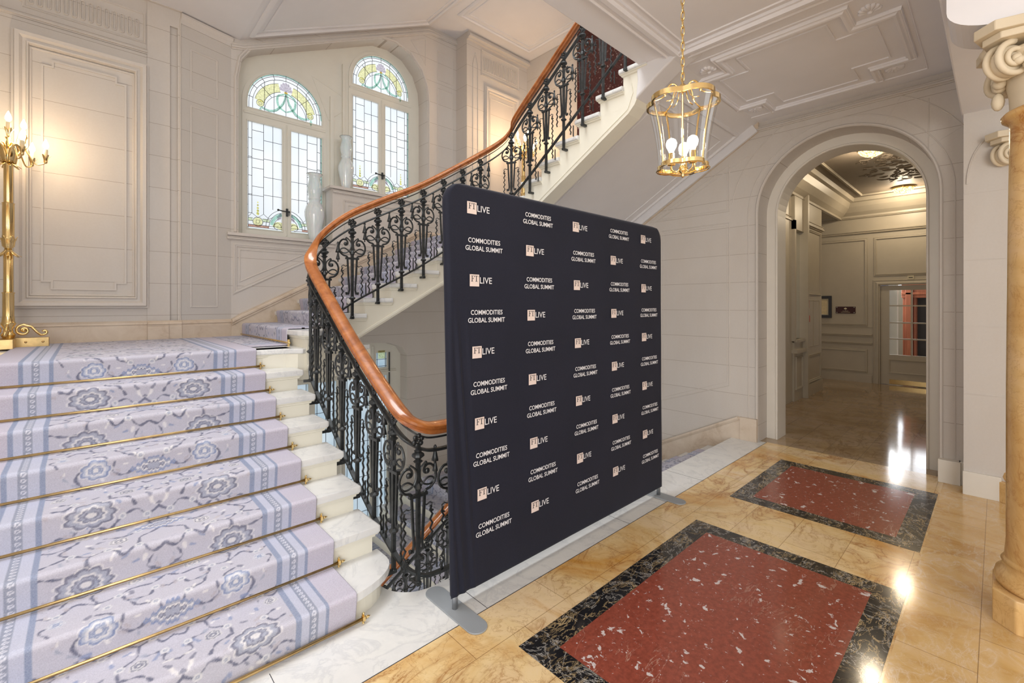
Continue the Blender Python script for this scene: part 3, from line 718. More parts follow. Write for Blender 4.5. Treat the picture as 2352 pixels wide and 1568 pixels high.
notch = [(-.288, 1.815), (-.226, 1.815), (-.226, 1.747), (.209, 1.747), (.209, 1.812), (.283, 1.812), (.283, 3.75), (.214, 3.75), (.214, 3.81), (-.22, 3.81), (-.22, 3.755), (-.288, 3.755)]
moulding(bm, 'Y', YL, notch, .016, .012, 'flat')
moulding(bm, 'Y', YL, rect(-.40, .43, 4.235, 4.525), .02, .012)
for i in range(18):
    x = .37 - i * .056
    if x < -.9: break
    moulding(bm, 'Y', YL, arc(x, 4.435, .014, 0, 180, 6) + arc(x, 4.285, .014, 180, 360, 6), .010, .014, 'bead')
moulding(bm, 'Y', YL, [(-1.2, 4.15), (.45, 4.15)], .05, .035, closed=False)
moulding(bm, 'Y', YL, [(-1.2, 4.72), (.735, 4.72)], .12, .09, closed=False)
moulding(bm, 'Y', YL - .012, [(.722, 4.60), (.722, 1.26)], .012, .01, 'bead', closed=False)
struct(obj('trim_left_panel', bm, M['stone']))
# canted wall
A, B = Vector((.722, YL - .01, 0)), Vector((1.212, 6.0, 0)); dr = (B - A).normalized(); nn = Vector((-dr.y, dr.x, 0))
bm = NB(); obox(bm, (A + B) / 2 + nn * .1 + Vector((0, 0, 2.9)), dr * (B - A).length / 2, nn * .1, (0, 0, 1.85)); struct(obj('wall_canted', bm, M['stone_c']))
bm = NB()
def cant(a, z): p = A + dr * a; return (p.x, p.y, z)
Nc = -nn
for (a0, a1, z0, z1) in ((.10, .36, 1.58, 3.72), (.10, .36, 3.90, 4.32)):
    sweep(bm, [cant(a0, z0), cant(a1, z0), cant(a1, z1), cant(a0, z1)], [(-.008, -.003), (-.008, .005), (0, .009), (.008, .005), (.008, -.003)], N=Nc, closed=True)
sweep(bm, [cant(.0, 4.60), cant(.52, 4.60)], [(-.05, -.01), (-.05, .008), (-.01, .015), (.03, .035), (.05, .035), (.05, -.01)], N=Nc)
struct(obj('trim_canted_panel', bm, M['stone']))
# window wall with niche
niche = [(1.285, 2.42), (3.835, 2.42), (3.835, 4.70), (3.815, 4.93), (3.72, 5.16), (3.53, 5.34), (3.29, 5.41), (3.05, 5.385), (1.56, 4.685), (1.42, 4.60), (1.32, 4.45), (1.285, 4.22)]
lowwin = [(1.38, -2.0), (3.48, -2.0), (3.48, .86), (3.40, .98), (3.2, 1.05), (2.43, 1.10), (1.66, 1.05), (1.46, .98), (1.38, .86)]
bm = NB(); plate(bm, 'Y', 6.0, [(1.205, -2.7), (4.405, -2.7), (4.405, 6.3), (1.205, 6.3)], [niche, lowwin], th=.26); struct(obj('wall_windows', bm, M['stone_y']))
bm = NB()
moulding(bm, 'Y', 6.0, niche[2:] + [(1.285, 2.44)][:1] if False else ([(3.865, 3.2)] + [(3.865, 4.70), (3.845, 4.94), (3.74, 5.18), (3.54, 5.37), (3.29, 5.44), (3.04, 5.413), (1.55, 4.715), (1.40, 4.625), (1.295, 4.465), (1.255, 4.22), (1.255, 2.44)]), .03, .022, 'bead', closed=False)
sl = .481
moulding(bm, 'Y', 6.0, [(1.21, 4.57), (1.34, 4.60), (3.86, 5.81), (4.41, 5.83)], .08, .03, closed=False)
moulding(bm, 'Y', 6.0, [(3.55, 5.55), (3.80, 5.67), (3.80, 5.28), (3.68, 5.42)], .01, .006, 'bead')
moulding(bm, 'Y', 6.0, [(4.02, 5.13), (4.30, 5.13), (4.30, 5.58), (4.02, 5.58)], .014, .009, 'bead')
moulding(bm, 'Y', 6.0, [(4.02, 3.0), (4.30, 3.0), (4.30, 5.0), (4.02, 5.0)], .014, .009, 'bead')
moulding(bm, 'Y', 6.0, [(1.25, 1.75), (2.28, 2.29), (1.25, 2.29)], .04, .018)
moulding(bm, 'Y', 6.0, [(1.30, 1.87), (2.02, 2.24), (1.30, 2.24)], .014, .008, 'bead')
struct(obj('trim_window_wall', bm, M['stone']))
ww = NB()
def whole(cx, zb):
    o = []
    o += [(cx - .50, zb - .06), (cx + .50, zb - .06), (cx + .50, zb + 1.557)] + arc(cx, zb + 1.557, .50, 0, 180, 24)[1:-1] + [(cx - .50, zb + 1.557)]
    return o
WC = [(1.88, 2.531), (3.201, 3.255)]
plate(ww, 'Y', 6.25, [(1.2, 2.3), (3.95, 2.3), (3.95, 5.6), (1.2, 5.6)], [whole(*WC[0]), whole(*WC[1])], th=.10)
moulding(ww, 'Y', 6.25, [(2.42, 4.12), (2.62, 4.3), (2.62, 4.5), (2.2, 4.65)], .008, .005, 'bead')
moulding(ww, 'Y', 6.25, [(2.46, 3.2), (2.46, 4.45)], .05, .02, 'flat', closed=False)
moulding(ww, 'Y', 6.25, [(2.62, 3.2), (2.62, 4.95)], .03, .03, 'flat', closed=False)
struct(obj('wall_niche_back', ww, M['win_paint']))
# sill and pedestal
bm = NB(); box(bm, 1.17, 2.40, 5.95, 6.26, 2.395, 2.43); moulding(bm, 'Y', 6.0, [(1.17, 2.37), (2.40, 2.37)], .05, .035, closed=False); struct(obj('window_sill', bm, M['stone'], bevel=.008))
bm = NB(); box(bm, 2.37, 3.84, 5.99, 6.26, 2.41, 3.13); box(bm, 2.32, 3.84, 5.94, 6.26, 3.13, 3.165)
moulding(bm, 'Y', 5.99, [(2.37, 3.10), (3.84, 3.10)], .05, .03, closed=False)
moulding(bm, 'Y', 5.99, [(2.52, 2.3), (3.7, 2.3), (3.7, 3.0), (2.52, 3.0)], .03, .014); moulding(bm, 'Y', 5.99, [(2.58, 2.36), (3.64, 2.36), (3.64, 2.94), (2.58, 2.94)], .014, .008, 'bead')
struct(obj('trim_window_pedestal', bm, M['stone'], bevel=.006))
# right end piers of the back wall
bm = NB(); box(bm, 4.38, 5.9, 5.72, 6.2, -2.7, 6.3)
struct(obj('wall_right_rear', bm, M['stone_y']))
bm = NB(); yy = 5.72
moulding(bm, 'Y', yy, rect(4.78, 5.46, 3.2, 5.12), .09, .05); moulding(bm, 'Y', yy, rect(4.86, 5.38, 3.3, 5.0), .012, .008, 'bead')
moulding(bm, 'Y', yy, [(4.50, 3.1), (4.60, 3.1), (4.60, 5.45), (4.55, 5.62), (4.50, 5.45)], .012, .01, 'bead')
moulding(bm, 'Y', yy, rect(4.68, 5.50, 5.33, 5.72), .03, .015)
for i in range(14):
    x = 4.74 + i * .054; moulding(bm, 'Y', yy, arc(x, 5.62, .014, 0, 180, 5) + arc(x, 5.43, .014, 180, 360, 5), .007, .009, 'bead')
moulding(bm, 'Y', yy, [(4.38, 5.86), (XW, 5.86)], .14, .09, closed=False)
box(bm, 4.93, 4.98, yy - .004, yy + .01, 5.73, 5.78)
struct(obj('trim_right_rear', bm, M['stone']))
# right wall with the arched doorway
CYA, RA, SPR = 1.14, .772, 2.665
hole = [(CYA + RA, -.001), (CYA - RA, -.001), (CYA - RA, SPR)] + arc(CYA, SPR, RA, 180, 0, 28)[1:]
hole = [(CYA - RA, 0.0), (CYA + RA, 0.0)] + arc(CYA, SPR, RA, 0, 180, 28)
bm = NB(); plate(bm, 'X', XW, [(.20, -.2), (CYA - RA, -.2), (CYA - RA, SPR)] + arc(CYA, SPR, RA, 180, 0, 28)[1:] + [(CYA + RA, -2.7), (5.9, -2.7), (5.9, 6.3), (.20, 6.3)], th=.30)
struct(obj('wall_right', bm, M['stone_x']))
bm = NB()
for r_, wd, h in ((RA + .012, .03, .022), (RA + .105, .010, .006), (RA + .30, .010, .006)):
    if r_ > RA + .2: pth = arc(CYA, SPR, r_, 8, 152, 30) 
    else: pth = [(CYA + r_, .27)] + arc(CYA, SPR, r_, 0, 180, 34) + [(CYA - r_, .2)]
    moulding(bm, 'X', XW, [p for p in pth if p[1] < 3.70], wd, h, 'bead', closed=False)
for a in (28, 62, 90, 118, 150):
    c_, s_ = math.cos(math.radians(a)), math.sin(math.radians(a))
    p = [(CYA + q * c_, SPR + q * s_) for q in (RA + .02, RA + .30)]
    p = [q for q in p if q[1] < 3.7]
    if len(p) == 2: moulding(bm, 'X', XW, p, .004, .003, 'flat', closed=False)
# sloped and rectangular field panels
moulding(bm, 'X', XW, rect(2.20, 3.14, .42, 2.62) if False else [(2.235, .62), (2.235, 2.60), (3.13, 2.60), (3.13, .30)], .012, .007, 'bead')
moulding(bm, 'X', XW, [(2.265, .66), (2.265, 2.57), (3.10, 2.57), (3.10, .35)], .006, .004, 'bead')
moulding(bm, 'X', XW, [(2.235, 2.74), (2.235, 3.30), (3.30, 2.74)], .012, .007, 'bead')
moulding(bm, 'X', XW, [(2.30, 2.78), (2.30, 3.22), (3.14, 2.78)] if False else [(2.265, 2.765), (2.265, 3.23), (3.15, 2.765)], .006, .004, 'bead')
moulding(bm, 'X', XW, [(3.95, 2.60), (2.05, 3.61), (1.95, 3.64), (.2, 3.64)], .06, .04, closed=False)
moulding(bm, 'X', XW, [(3.95, 2.36), (2.02, 3.36)], .008, .005, 'bead', closed=False)
moulding(bm, 'X', XW, [(.44, 3.52), (.44, 3.05)], .008, .005, 'bead', closed=False)
struct(obj('trim_arch_mouldings', bm, M['stone']))
# skirting, base blocks
def skirt(bm, p0, p1, h=.20, d=.03):
    """skirting between two floor points; room on the left of the direction"""
    prof = [(0, 0), (d, 0), (d, h - .06), (d * .8, h - .05), (d * .8, h - .04), (d * 1.1, h - .035), (d * .9, h - .02), (d * .3, h), (0, h)]
    sweep(bm, [p0, p1], prof)
bm = NB(); skirt(bm, (.45, YL + .001, LZ), (-1.3, YL + .001, LZ)); skirt(bm, (.62, YL - .02, LZ), (.45, YL - .02, LZ), .2, .05); skirt(bm, (.73, YL - .02, LZ), (.61, YL - .02, LZ), .2, .035)
skirt(bm, (B.x, B.y, LZ), (A.x, A.y, LZ))
struct(obj('baseboard_landing', bm, M['skirt']))
bm = NB()
plate(bm, 'Y', 5.965, [(1.21, LZ - .1), (3.9, LZ + 1.0), (4.4, LZ2 - .1), (4.4, LZ2 + .2), (3.66, LZ2 + .2), (1.30, LZ + .26), (1.21, LZ + .20)], th=.034)
sweep(bm, [(1.215, 5.962, LZ + .15), (1.30, 5.962, LZ + .2), (3.66, 5.962, LZ2 + .15), (4.38, 5.962, LZ2 + .15)], [(0, .05), (-.02, .045), (-.03, .03), (-.03, .01), (-.012, 0), (-.012, -.02), (0, -.025)], N=None)
struct(obj('baseboard_stair', bm, M['skirt']))
bm = NB()
pl = [(2.02, -.02), (2.02, .265), (5.9, .265 - .55 * 3.0 + .0), (5.9, -2.6), (2.02, -2.6)]
pl = [(2.02, -2.6), (5.9, -2.6), (5.9, LD + .2), (4.05, LD + .2), (2.12, .26), (2.02, .26)]
plate(bm, 'X', XW - .03, pl, th=.034)
sweep(bm, [(XW - .03, 4.05, LD + .19), (XW - .03, 2.12, .25)], [(-.02, .0), (.0, -.03), (.02, -.02), (.02, .02), (.0, .02), (-.02, .01)], N=(-1, 0, 0))
box(bm, XW - .04, 5.95, 1.915, 2.10, 0, .265)
struct(obj('baseboard_right', bm, M['skirt']))
bm = NB(); box(bm, 5.63, 5.95, .225, .372, 0, .205); box(bm, 5.66, 5.9, .195, .24, 0, .205); box(bm, 5.42, 5.9, -.02, .205, 0, .195)
struct(obj('baseboard_doorway', bm, M['white_paint'], bevel=.004))
# wall right of the arch: reveal and pilaster
bm = NB(); box(bm, 5.60, 5.95, .20, .245, .2, 3.7) if False else None
box(bm, 5.45, 6.0, -2.2, .20, .0, 3.75); struct(obj('wall_right_pilaster', bm, M['stone']))
bm = NB(); moulding(bm, 'X', 5.45, arc(-.02, 2.62, .20, 90, 0, 14, .40)[::1], .012, .01, 'bead', closed=False)
for z in (.85, 1.42, 1.98, 2.54): moulding(bm, 'X', 5.45, [(.2, z), (-.1, z)], .005, .003, 'flat', closed=False)
for z in (.6, 1.0, 1.4, 1.8, 2.2, 2.6): moulding(bm, 'X', XW, [(.24, z), (.36, z)], .004, .003, 'flat', closed=False)
struct(obj('trim_pilaster', bm, M['stone']))
# painted door lining in the arch (frame ring with depth)
ri, ro = .655, .745
def ring(r, z0=0.0, y0=CYA - .005): return [(y0 + r, z0)] + arc(y0, SPR, r, 0, 180, 30) + [(y0 - r, z0)]
fr = empty('door_1', (6.1, CYA, 0)); struct(fr)
bm = NB(); plate(bm, 'X', 6.0, ring(ro + .03) + ring(ri)[::-1], th=.30); moulding(bm, 'X', 6.0, ring(ri + .012), .02, .012, 'bead', closed=False)
bmesh.ops.translate(bm, verts=bm.verts, vec=-Vector(fr.location)); obj('door_frame', bm, M['white_paint'], fr)

# ------------------------------------------------------------------ ceilings
bm = NB()
plate(bm, 'Z', 3.72, [(-4.2, -4.4), (XW + .1, -4.4), (XW + .1, 1.96), (3.79, 1.96), (3.79, 2.15), (3.60, 2.22)] + arc(3.55, 2.22, .05, 0, -90, 5)[1:] + [(-1.6, 2.17), (-4.2, 2.17)], th=.19)
struct(obj('ceiling', bm, M['plaster'], bevel=.006))
bm = NB(); Zc = 3.72
def cm(pts, wd, h, kind='ogee'): moulding(bm, 'Z', Zc, pts, wd, h, kind, sgn=-1)
cm([(-1.5, -1.6), (3.66, -1.6), (3.66, 1.86), (-1.5, 1.86)], .14, .05)
cm([(-1.38, -1.48), (3.54, -1.48), (3.54, 1.74), (-1.38, 1.74)], .015, .01, 'bead')
x0, x1, y0, y1, nx, ny = 3.96, 5.43, .50, 1.92, .29, .26
cm([(x0, y0 + ny), (x0 + nx, y0 + ny), (x0 + nx, y0), (x1 - nx, y0), (x1 - nx, y0 + ny), (x1, y0 + ny), (x1, y1 - ny), (x1 - nx, y1 - ny), (x1 - nx, y1), (x0 + nx, y1), (x0 + nx, y1 - ny), (x0, y1 - ny)], .07, .035)
g = .13; X0, X1, Y0_, Y1_ = x0 + g, x1 - g, y0 + g, y1 - g
cm([(X0, Y0_ + ny), (X0 + nx, Y0_ + ny), (X0 + nx, Y0_), (X1 - nx, Y0_), (X1 - nx, Y0_ + ny), (X1, Y0_ + ny), (X1, Y1_ - ny), (X1 - nx, Y1_ - ny), (X1 - nx, Y1_), (X0 + nx, Y1_), (X0 + nx, Y1_ - ny), (X0, Y1_ - ny)], .014, .010, 'flat')
cm([(x0 - .07, y0 - .07), (x1 + .07, y0 - .07), (x1 + .07, y1 + .07), (x0 - .07, y1 + .07)], .012, .008, 'bead')
struct(obj('trim_ceiling', bm, M['plaster']))
# shell ornaments in the notched corners
def shell(cx, cy, ang, w_, h_):
    b = NB(); n = 7
    for i in range(n):
        a = -1.15 + 2.3 * i / (n - 1); L = 1.0 - .18 * abs(a)
        p0 = Vector((0, -.35, 0)); p1 = Vector((math.sin(a) * .85 * L, -.35 + math.cos(a) * L, 0))
        pts = [p0.lerp(p1, t) for t in (0, .3, .6, .85, 1)]
        q = []
        for p in pts:
            x, y = p.x * w_ / 2, p.y * h_ / 2; q.append((cx + x * math.cos(ang) - y * math.sin(ang), cy + x * math.sin(ang) + y * math.cos(ang), 3.718))
        tube(b, q, [.006, .010, .015, .019, .010], 6)
    ball(b, (cx - math.sin(ang) * -.2 * h_ / 2, cy - .0, 3.716), .02)
    return struct(obj('trim_shell_ornament', b, M['plaster'], smooth=True))
for sx, sy in ((0, 0), (1, 0), (0, 1), (1, 1)):
    cx_, cy_ = (x1 - nx / 2 + .0 if sx else x0 + nx / 2), (y1 - ny / 2 if sy else y0 + ny / 2)
    shell(cx_, cy_, (-PI / 2 if sx else PI / 2) * (1), .22, .25)
# beam over the columns
bm = NB(); box(bm, -4.2, 5.75, -.59, .215, 3.22, 3.72); struct(obj('ceiling_beam', bm, M['plaster'], bevel=.01))
# stairwell soffits
bm = NB()
def quad_slab(bm, q, th=.1):
    v = [bm.verts.new(p) for p in q]; w_ = [bm.verts.new((p[0], p[1], p[2] + th)) for p in q]
    bm.faces.new(v); bm.faces.new(w_[::-1])
    for i in range(4): bm.faces.new([v[i], v[(i + 1) % 4], w_[(i + 1) % 4], w_[i]])
zt0, zt1, xa, xb = 4.665, 5.905, 1.30, 3.88
quad_slab(bm, [(-1.6, 3.9, zt0), (xa, 3.9, zt0), (xa, 6.2, zt0), (-1.6, 6.2, zt0)])
quad_slab(bm, [(xa, 3.9, zt0), (xb, 3.9, zt1), (xb, 6.2, zt1), (xa, 6.2, zt0)])
quad_slab(bm, [(xb, 3.9, zt1), (5.9, 3.9, zt1), (5.9, 6.2, zt1), (xb, 6.2, zt1)])
quad_slab(bm, [(3.6, 1.9, 6.9), (5.9, 1.9, 6.9), (5.9, 3.9, zt1), (3.6, 3.9, zt1)])
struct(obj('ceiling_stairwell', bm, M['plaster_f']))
bm = NB(); N2 = Vector((.481, 0, -1)).normalized(); zz = lambda x: zt0 + (x - xa) * .4806
for i, (g, wd, h) in enumerate(((.10, .06, .03), (.20, .02, .012))):
    prof = [(-wd / 2, -.004), (-wd / 2, h * .5), (-wd * .2, h), (wd * .2, h * .8), (wd / 2, h * .3), (wd / 2, -.004)]
    sweep(bm, [(xa + g, 4.05 + g, zz(xa + g)), (xb - g, 4.05 + g, zz(xb - g)), (xb - g, 5.98 - g, zz(xb - g)), (xa + g, 5.98 - g, zz(xa + g))], prof, N=N2, closed=True)
    for (a0, a1, b0, b1, zc) in ((-1.0, .92, 4.05, 5.40, zt0), (3.95, 5.60, 4.05, 5.55, zt1)):
        sweep(bm, [(a0 + g, b0 + g, zc), (a1 - g, b0 + g, zc), (a1 - g, b1 - g, zc), (a0 + g, b1 - g, zc)], prof, N=(0, 0, -1), closed=True)
struct(obj('trim_stairwell_ceiling', bm, M['plaster_f']))
# upper floor: red marble wall face behind the upper balustrade, plain shaft walls above
bm = NB(); plate(bm, 'X', XW - .05, [(4.55, 2.52), (4.55, 6.3), (1.6, 6.3), (1.6, 3.95), (2.0, 3.93), (3.9, 2.75), (3.9, 2.52)], th=.05); struct(obj('wall_upper_red_marble', bm, M['redwall']))
bm = NB(); box(bm, XW - .07, XW, 2.35, 2.75, 3.75, 6.3); struct(obj('wall_upper_pilaster', bm, M['siena_col']))
bm = NB(); box(bm, -1.7, -1.5, 1.84, 6.2, -.2, 9); struct(obj('wall_left', bm, M['stone_x']))
# moulded skirting on the wall beside flight 3
bm = NB(); plate(bm, 'X', XW - .03, [(3.9, LZ2 - .1), (3.9, LZ2 + .22), (1.9, LZ2 + 1.45), (1.9, LZ2 + 1.1)], th=.034); struct(obj('baseboard_upper_stair', bm, M['skirt']))

# ------------------------------------------------------------------ stained glass windows
def make_window():
    r = empty('window_1', (0, 6.27, 0)); struct(r)
    H, S, LB = 1.32, 1.557, 1.477; hw = .453; ml = .048
    b = NB(); out = [(-.505, -.065), (.505, -.065), (.505, S)] + arc(0, S, .505, 0, 180, 28)[1:-1] + [(-.505, S)]
    lun = [(-hw, LB), (hw, LB)] + arc(0, S, hw, 0, 180, 28)
    plate(b, 'Y', -.03, out, [rect(-hw, -ml, 0, H), rect(ml, hw, 0, H), lun], th=.05)
    for p in (rect(-hw - .0, -ml, 0, H), rect(ml, hw, 0, H), lun): moulding(b, 'Y', -.03, p, .014, .008, 'bead')
    moulding(b, 'Y', -.03, [(0, -.05), (0, H + .05)], .018, .012, 'bead', closed=False)
    moulding(b, 'Y', -.03, [(-.49, H + .095), (.49, H + .095)], .03, .014, 'bead', closed=False)
    obj('window_frame', b, M['win_paint'], r)
    for nm, p in (('pane', rect(-hw, -ml, 0, H)), ('pane', rect(ml, hw, 0, H)), ('pane', lun)):
        b = NB(); b.faces.new([b.verts.new((q[0], .008, q[1])) for q in p]); obj(nm, b, M['frost'], r)
    b = NB(); yl = -.004
    def L(*pts, w=.0032): tube(b, [(p[0], yl, p[1]) for p in pts], w, 4)
    for s in (-1, 1):
        X = lambda o: s * (hw - o)
        for o, zb_ in ((.020, .0), (.062, .20), (.192, .20), (.298, .27)): L((X(o), zb_), (X(o), H))
        for z in (.20, .43, .66, .89, 1.12): L((X(.020), H - z), (X(.062), H - z))
        for z in (.1, .33, .56, .79, 1.02): L((X(0), H - z), (X(.020), H - z))
        for z in (.10, .33, .56, .79): L((X(.062), H - z), (X(.192), H - z))
        for z in (.20, .43, .655, .88): L((X(.192), H - z), (X(.405), H - z))
        L((X(.0), H - .445), (X(.192), H - .445)); L((X(0), H - .90), (X(.19), H - .90))
        L((X(.02), .15), (X(.062), .20), (X(.127), .15), (X(.192), .20), (X(.25), .15), (X(.30), .17))
        L((X(0), .03), (X(.405), .03)); L((X(0), .058), (X(.405), .058)); L((X(.02), .14), (X(.07), .14)); L((X(.18), .14), (X(.26), .14)); L((X(.02), .105), (X(.07), .105)); L((X(.18), .105), (X(.26), .105))
        L(*[(X(.127) + p[0], .10 + p[1]) for p in arc(0, 0, .056, 0, 360, 20)]); L(*[(X(.127) + p[0], .10 + p[1]) for p in arc(0, 0, .022, 0, 360, 12)], w=.002)
        for rr_ in (.235, .20, .145): L(*[(s * q[0], q[1] + .05) for q in arc(0, .0, rr_, 0, 78, 14) if q[0] > ml])
        c = arc(0, 0, .042, -90, 200, 12); L(*[(s * (.10 + q[0]), .065 + q[1]) for q in c])
    for r_ in (.425, .385): L(*arc(0, S, r_, 0, 180, 30)); L((r_, LB), (r_, S)); L((-r_, LB), (-r_, S))
    for a in range(10, 180, 20): c_, s_ = math.cos(math.radians(a)), math.sin(math.radians(a)); L((.385 * c_, S + .385 * s_), (.453 * c_, S + .453 * s_))
    L(*arc(0, LB + .02, .25, 0, 180, 20), w=.0026)
    for x in (-.25, -.14, 0, .14, .25): L((x, LB), (x, S + math.sqrt(max(.001, .385 ** 2 - x * x)) - (.12 if x == 0 else 0)))
    for s in (-1, 1):
        L(*[(s * p[0], p[1]) for p in arc(0, S - .03, .265, 14, 76, 12)]); L(*[(s * p[0], p[1]) for p in arc(0, S - .03, .37, 14, 76, 12)], w=.0024); L(*[(s * .30 + q[0], S + .02 + q[1]) for q in arc(0, 0, .042, 0, 360, 14)], w=.0024); L(*[(s * .30 + q[0], S + .02 + q[1]) for q in arc(0, 0, .02, 0, 360, 10)], w=.002)
        L(*[(s * q[0], q[1]) for q in ((.0, S + .22), (.03, S + .085), (.11, S - .025), (.20, S - .06), (.29, S - .035))], w=.002)
    for a in (40, 140): c_, s_ = math.cos(math.radians(a)), math.sin(math.radians(a)); L((.22 * c_, S + .20 * s_), (.385 * c_, S + .385 * s_))
    obj('leading', b, M['lead'], r)
    # coloured pieces
    def piece(name, mat, polys, y=.000):
        b = NB()
        for k, p in enumerate(polys):
            try: b.faces.new([b.verts.new((q[0], y - .0004 * k, q[1])) for q in p])
            except ValueError: pass
        obj(name, b, mat, r)
    def band(c, wd):
        c = [Vector((p[0], p[1], 0)) for p in c]; c = bez(c, 6); l, rr_ = [], []
        for i, p in enumerate(c):
            t = (c[min(i + 1, len(c) - 1)] - c[max(i - 1, 0)]).normalized(); n_ = Vector((-t.y, t.x, 0)); w_ = wd * (.55 + .45 * math.sin(PI * i / (len(c) - 1)))
            l.append(p + n_ * w_ / 2); rr_.append(p - n_ * w_ / 2)
        return [(l[i][:2], l[i + 1][:2], rr_[i + 1][:2], rr_[i][:2]) for i in range(len(c) - 1)]
    circ = lambda x, z, r_, n=20: arc(x, z, r_, 0, 360, n)[:-1]
    ring_ = lambda r0, r1, a0, a1, z0: arc(0, z0, r1, a0, a1, 16) + arc(0, z0, r0, a1, a0, 16)
    edge = []
    edge += [rect(-hw, -ml, 0, .014), rect(ml, hw, 0, .014), rect(hw - .012, hw, 0, H), ring_(.440, .453, 0, 180, S)]
    piece('green_border_glass', M['tg_aqua'], edge)
    yl_ = []
    for s in (-1, 1):
        yl_ += [[(s * p[0], p[1]) for p in ring_(.265, .37, 14, 76, S - .03)], circ(s * .30, S + .02, .042), circ(s * (hw - .127), .10, .052), [(s * p[0], p[1]) for p in arc(.085, .05, .075, 10, 120, 10) + [(.05, .02)]]]
    piece('yellow_scroll_glass', M['tg_yellow'], [p for i, p in enumerate(yl_)])
    gr = []
    for s in (-1, 1):
        gr += band([(s * .29, S - .02), (s * .20, S - .045), (s * .11, S - .01), (s * .03, S + .10), (s * .005, S + .22)], .03)
        gr += band([(s * .01, S + .22), (s * .10, S + .16), (s * .09, S + .04), (s * .0, S - .02)], .028)
        gr += [[(s * .30, S - .03), (s * .318, S - .07), (s * .30, S - .12), (s * .282, S - .07)]]
        gr += [[(s * q[0], q[1]) for q in ring_(.155, .195, 8, 72, .05)]]
    piece('green_garland_glass', M['tg_green'], gr)
    sh = []
    for i in range(7):
        a = math.radians(15 + 25 * i); sh.append([(0, S + .25), (.075 * math.cos(a - .2), S + .25 + .11 * math.sin(a - .2)), (.085 * math.cos(a), S + .25 + .125 * math.sin(a)), (.075 * math.cos(a + .2), S + .25 + .11 * math.sin(a + .2))])
    for s in (-1, 1): sh += [[(s * .06, .16), (s * .10, .14), (s * .105, .19), (s * .07, .24), (s * .052, .245)]]
    piece('lilac_shell_glass', M['tg_lilac'], sh, -.001)
    piece('orange_knot_glass', M['tg_orange'], [rect(-.02, .02, S + .225, S + .25)], -.002)
    piece('rust_band_glass', M['tg_rust'], [rect(-hw + .02, -ml - .15, .031, .057), rect(ml + .15, hw - .02, .031, .057)])
    piece('pale_green_band_glass', M['tg_palegreen'], [rect(s * hw - s * .07 if s > 0 else -hw + .02, s * hw - .02 if s > 0 else -hw + .07, .106, .139) for s in (-1, 1)] + [rect(-hw + .18, -hw + .26, .106, .139), rect(hw - .26, hw - .18, .106, .139)])
    b = NB()
    for s in (-1, 1):
        x = s * (hw - .127)
        for k in range(5): ball(b, (x, -.001, .20 + .035 * k), .016 - .002 * k, 1, .1, 1.2, 8)
        L2 = [(x - .03, .28), (x, .20), (x + .03, .28)]
    obj('yellow_flower_glass', b, M['tg_yellow'], r)
    # espagnolette latch
    b = NB(); obox(b, (0, -.045, .20 + .05), (.012, 0, 0), (0, .008, 0), (0, 0, .05)); tube(b, [(0, -.05, .26), (-.06, -.055, .262), (-.10, -.05, .27)], .007, 6); ball(b, (-.105, -.05, .27), .014)
    tube(b, [(0, -.05, .26), (.02, -.06, .26), (.02, -.06, .21)], .006, 6); ball(b, (.02, -.06, .26), .013); obj('window_latch', b, M['iron'], r)
    return r
w1 = make_window(); w1.location = (WC[0][0], 6.27, WC[0][1])
w2 = copy_tree(w1); w2.name = 'window_2'; w2.location = (WC[1][0], 6.27, WC[1][1])
# basement casement window, only partly seen under the stairs
r = empty('window_3', (2.43, 6.2, 0)); struct(r); b = NB()
lx = [(-.95, -.66), (-.58, -.29), (-.21, .08), (.20, .56), (.66, .83)]
lw2 = [(p[0] - 2.43, p[1]) for p in lowwin]
plate(b, 'Y', 0, lw2, [rect(a, c, z0, z1) for a, c in lx for z0, z1 in ((-1.7, .56), (.68, .98 if a > -.9 and c < .8 else .9))], th=.05)
moulding(b, 'Y', 0, [(-.97, .62), (.97, .62)], .05, .03, closed=False)
for x in (.14, .61): moulding(b, 'Y', 0, [(x, -1.9), (x, 1.0)], .03, .02, 'bead', closed=False)
obj('window_frame', b, M['win_paint'], r)
b = NB(); b.faces.new([b.verts.new(p) for p in ((-1.0, .03, -1.95), (1.0, .03, -1.95), (1.0, .03, 1.02), (-1.0, .03, 1.02))]); obj('pane', b, M['frost_low'], r)
b = NB()
for a, c in lx:
    for x in (a + .03, (a + c) / 2, c - .03): tube(b, [(x, .01, -1.7), (x, .01, .56)], .004, 4); 
    for k in range(9): tube(b, [(a, .01, -1.6 + .25 * k), (c, .01, -1.6 + .25 * k)], .004, 4)
    for x in (a + .02, c - .02): tube(b, [(x, .01, .68), (x, .01, .96)], .004, 4)
    tube(b, [(a, .01, .80), (c, .01, .80)], .004, 4); tube(b, [(a, .01, .70), (c, .01, .70)], .004, 4)
obj('leading', b, M['lead'], r)
b = NB()
for a, c in lx: b.faces.new([b.verts.new((x, .0, z)) for x, z in rect(a + .03, c - .03, .81, .93)])
obj('yellow_leaf_glass', b, M['tg_yellow'], r)
b = NB(); tube(b, [(.86, -.02, -1.0), (.86, -.02, .9)], .01, 6); obj('window_latch', b, M['iron'], r)

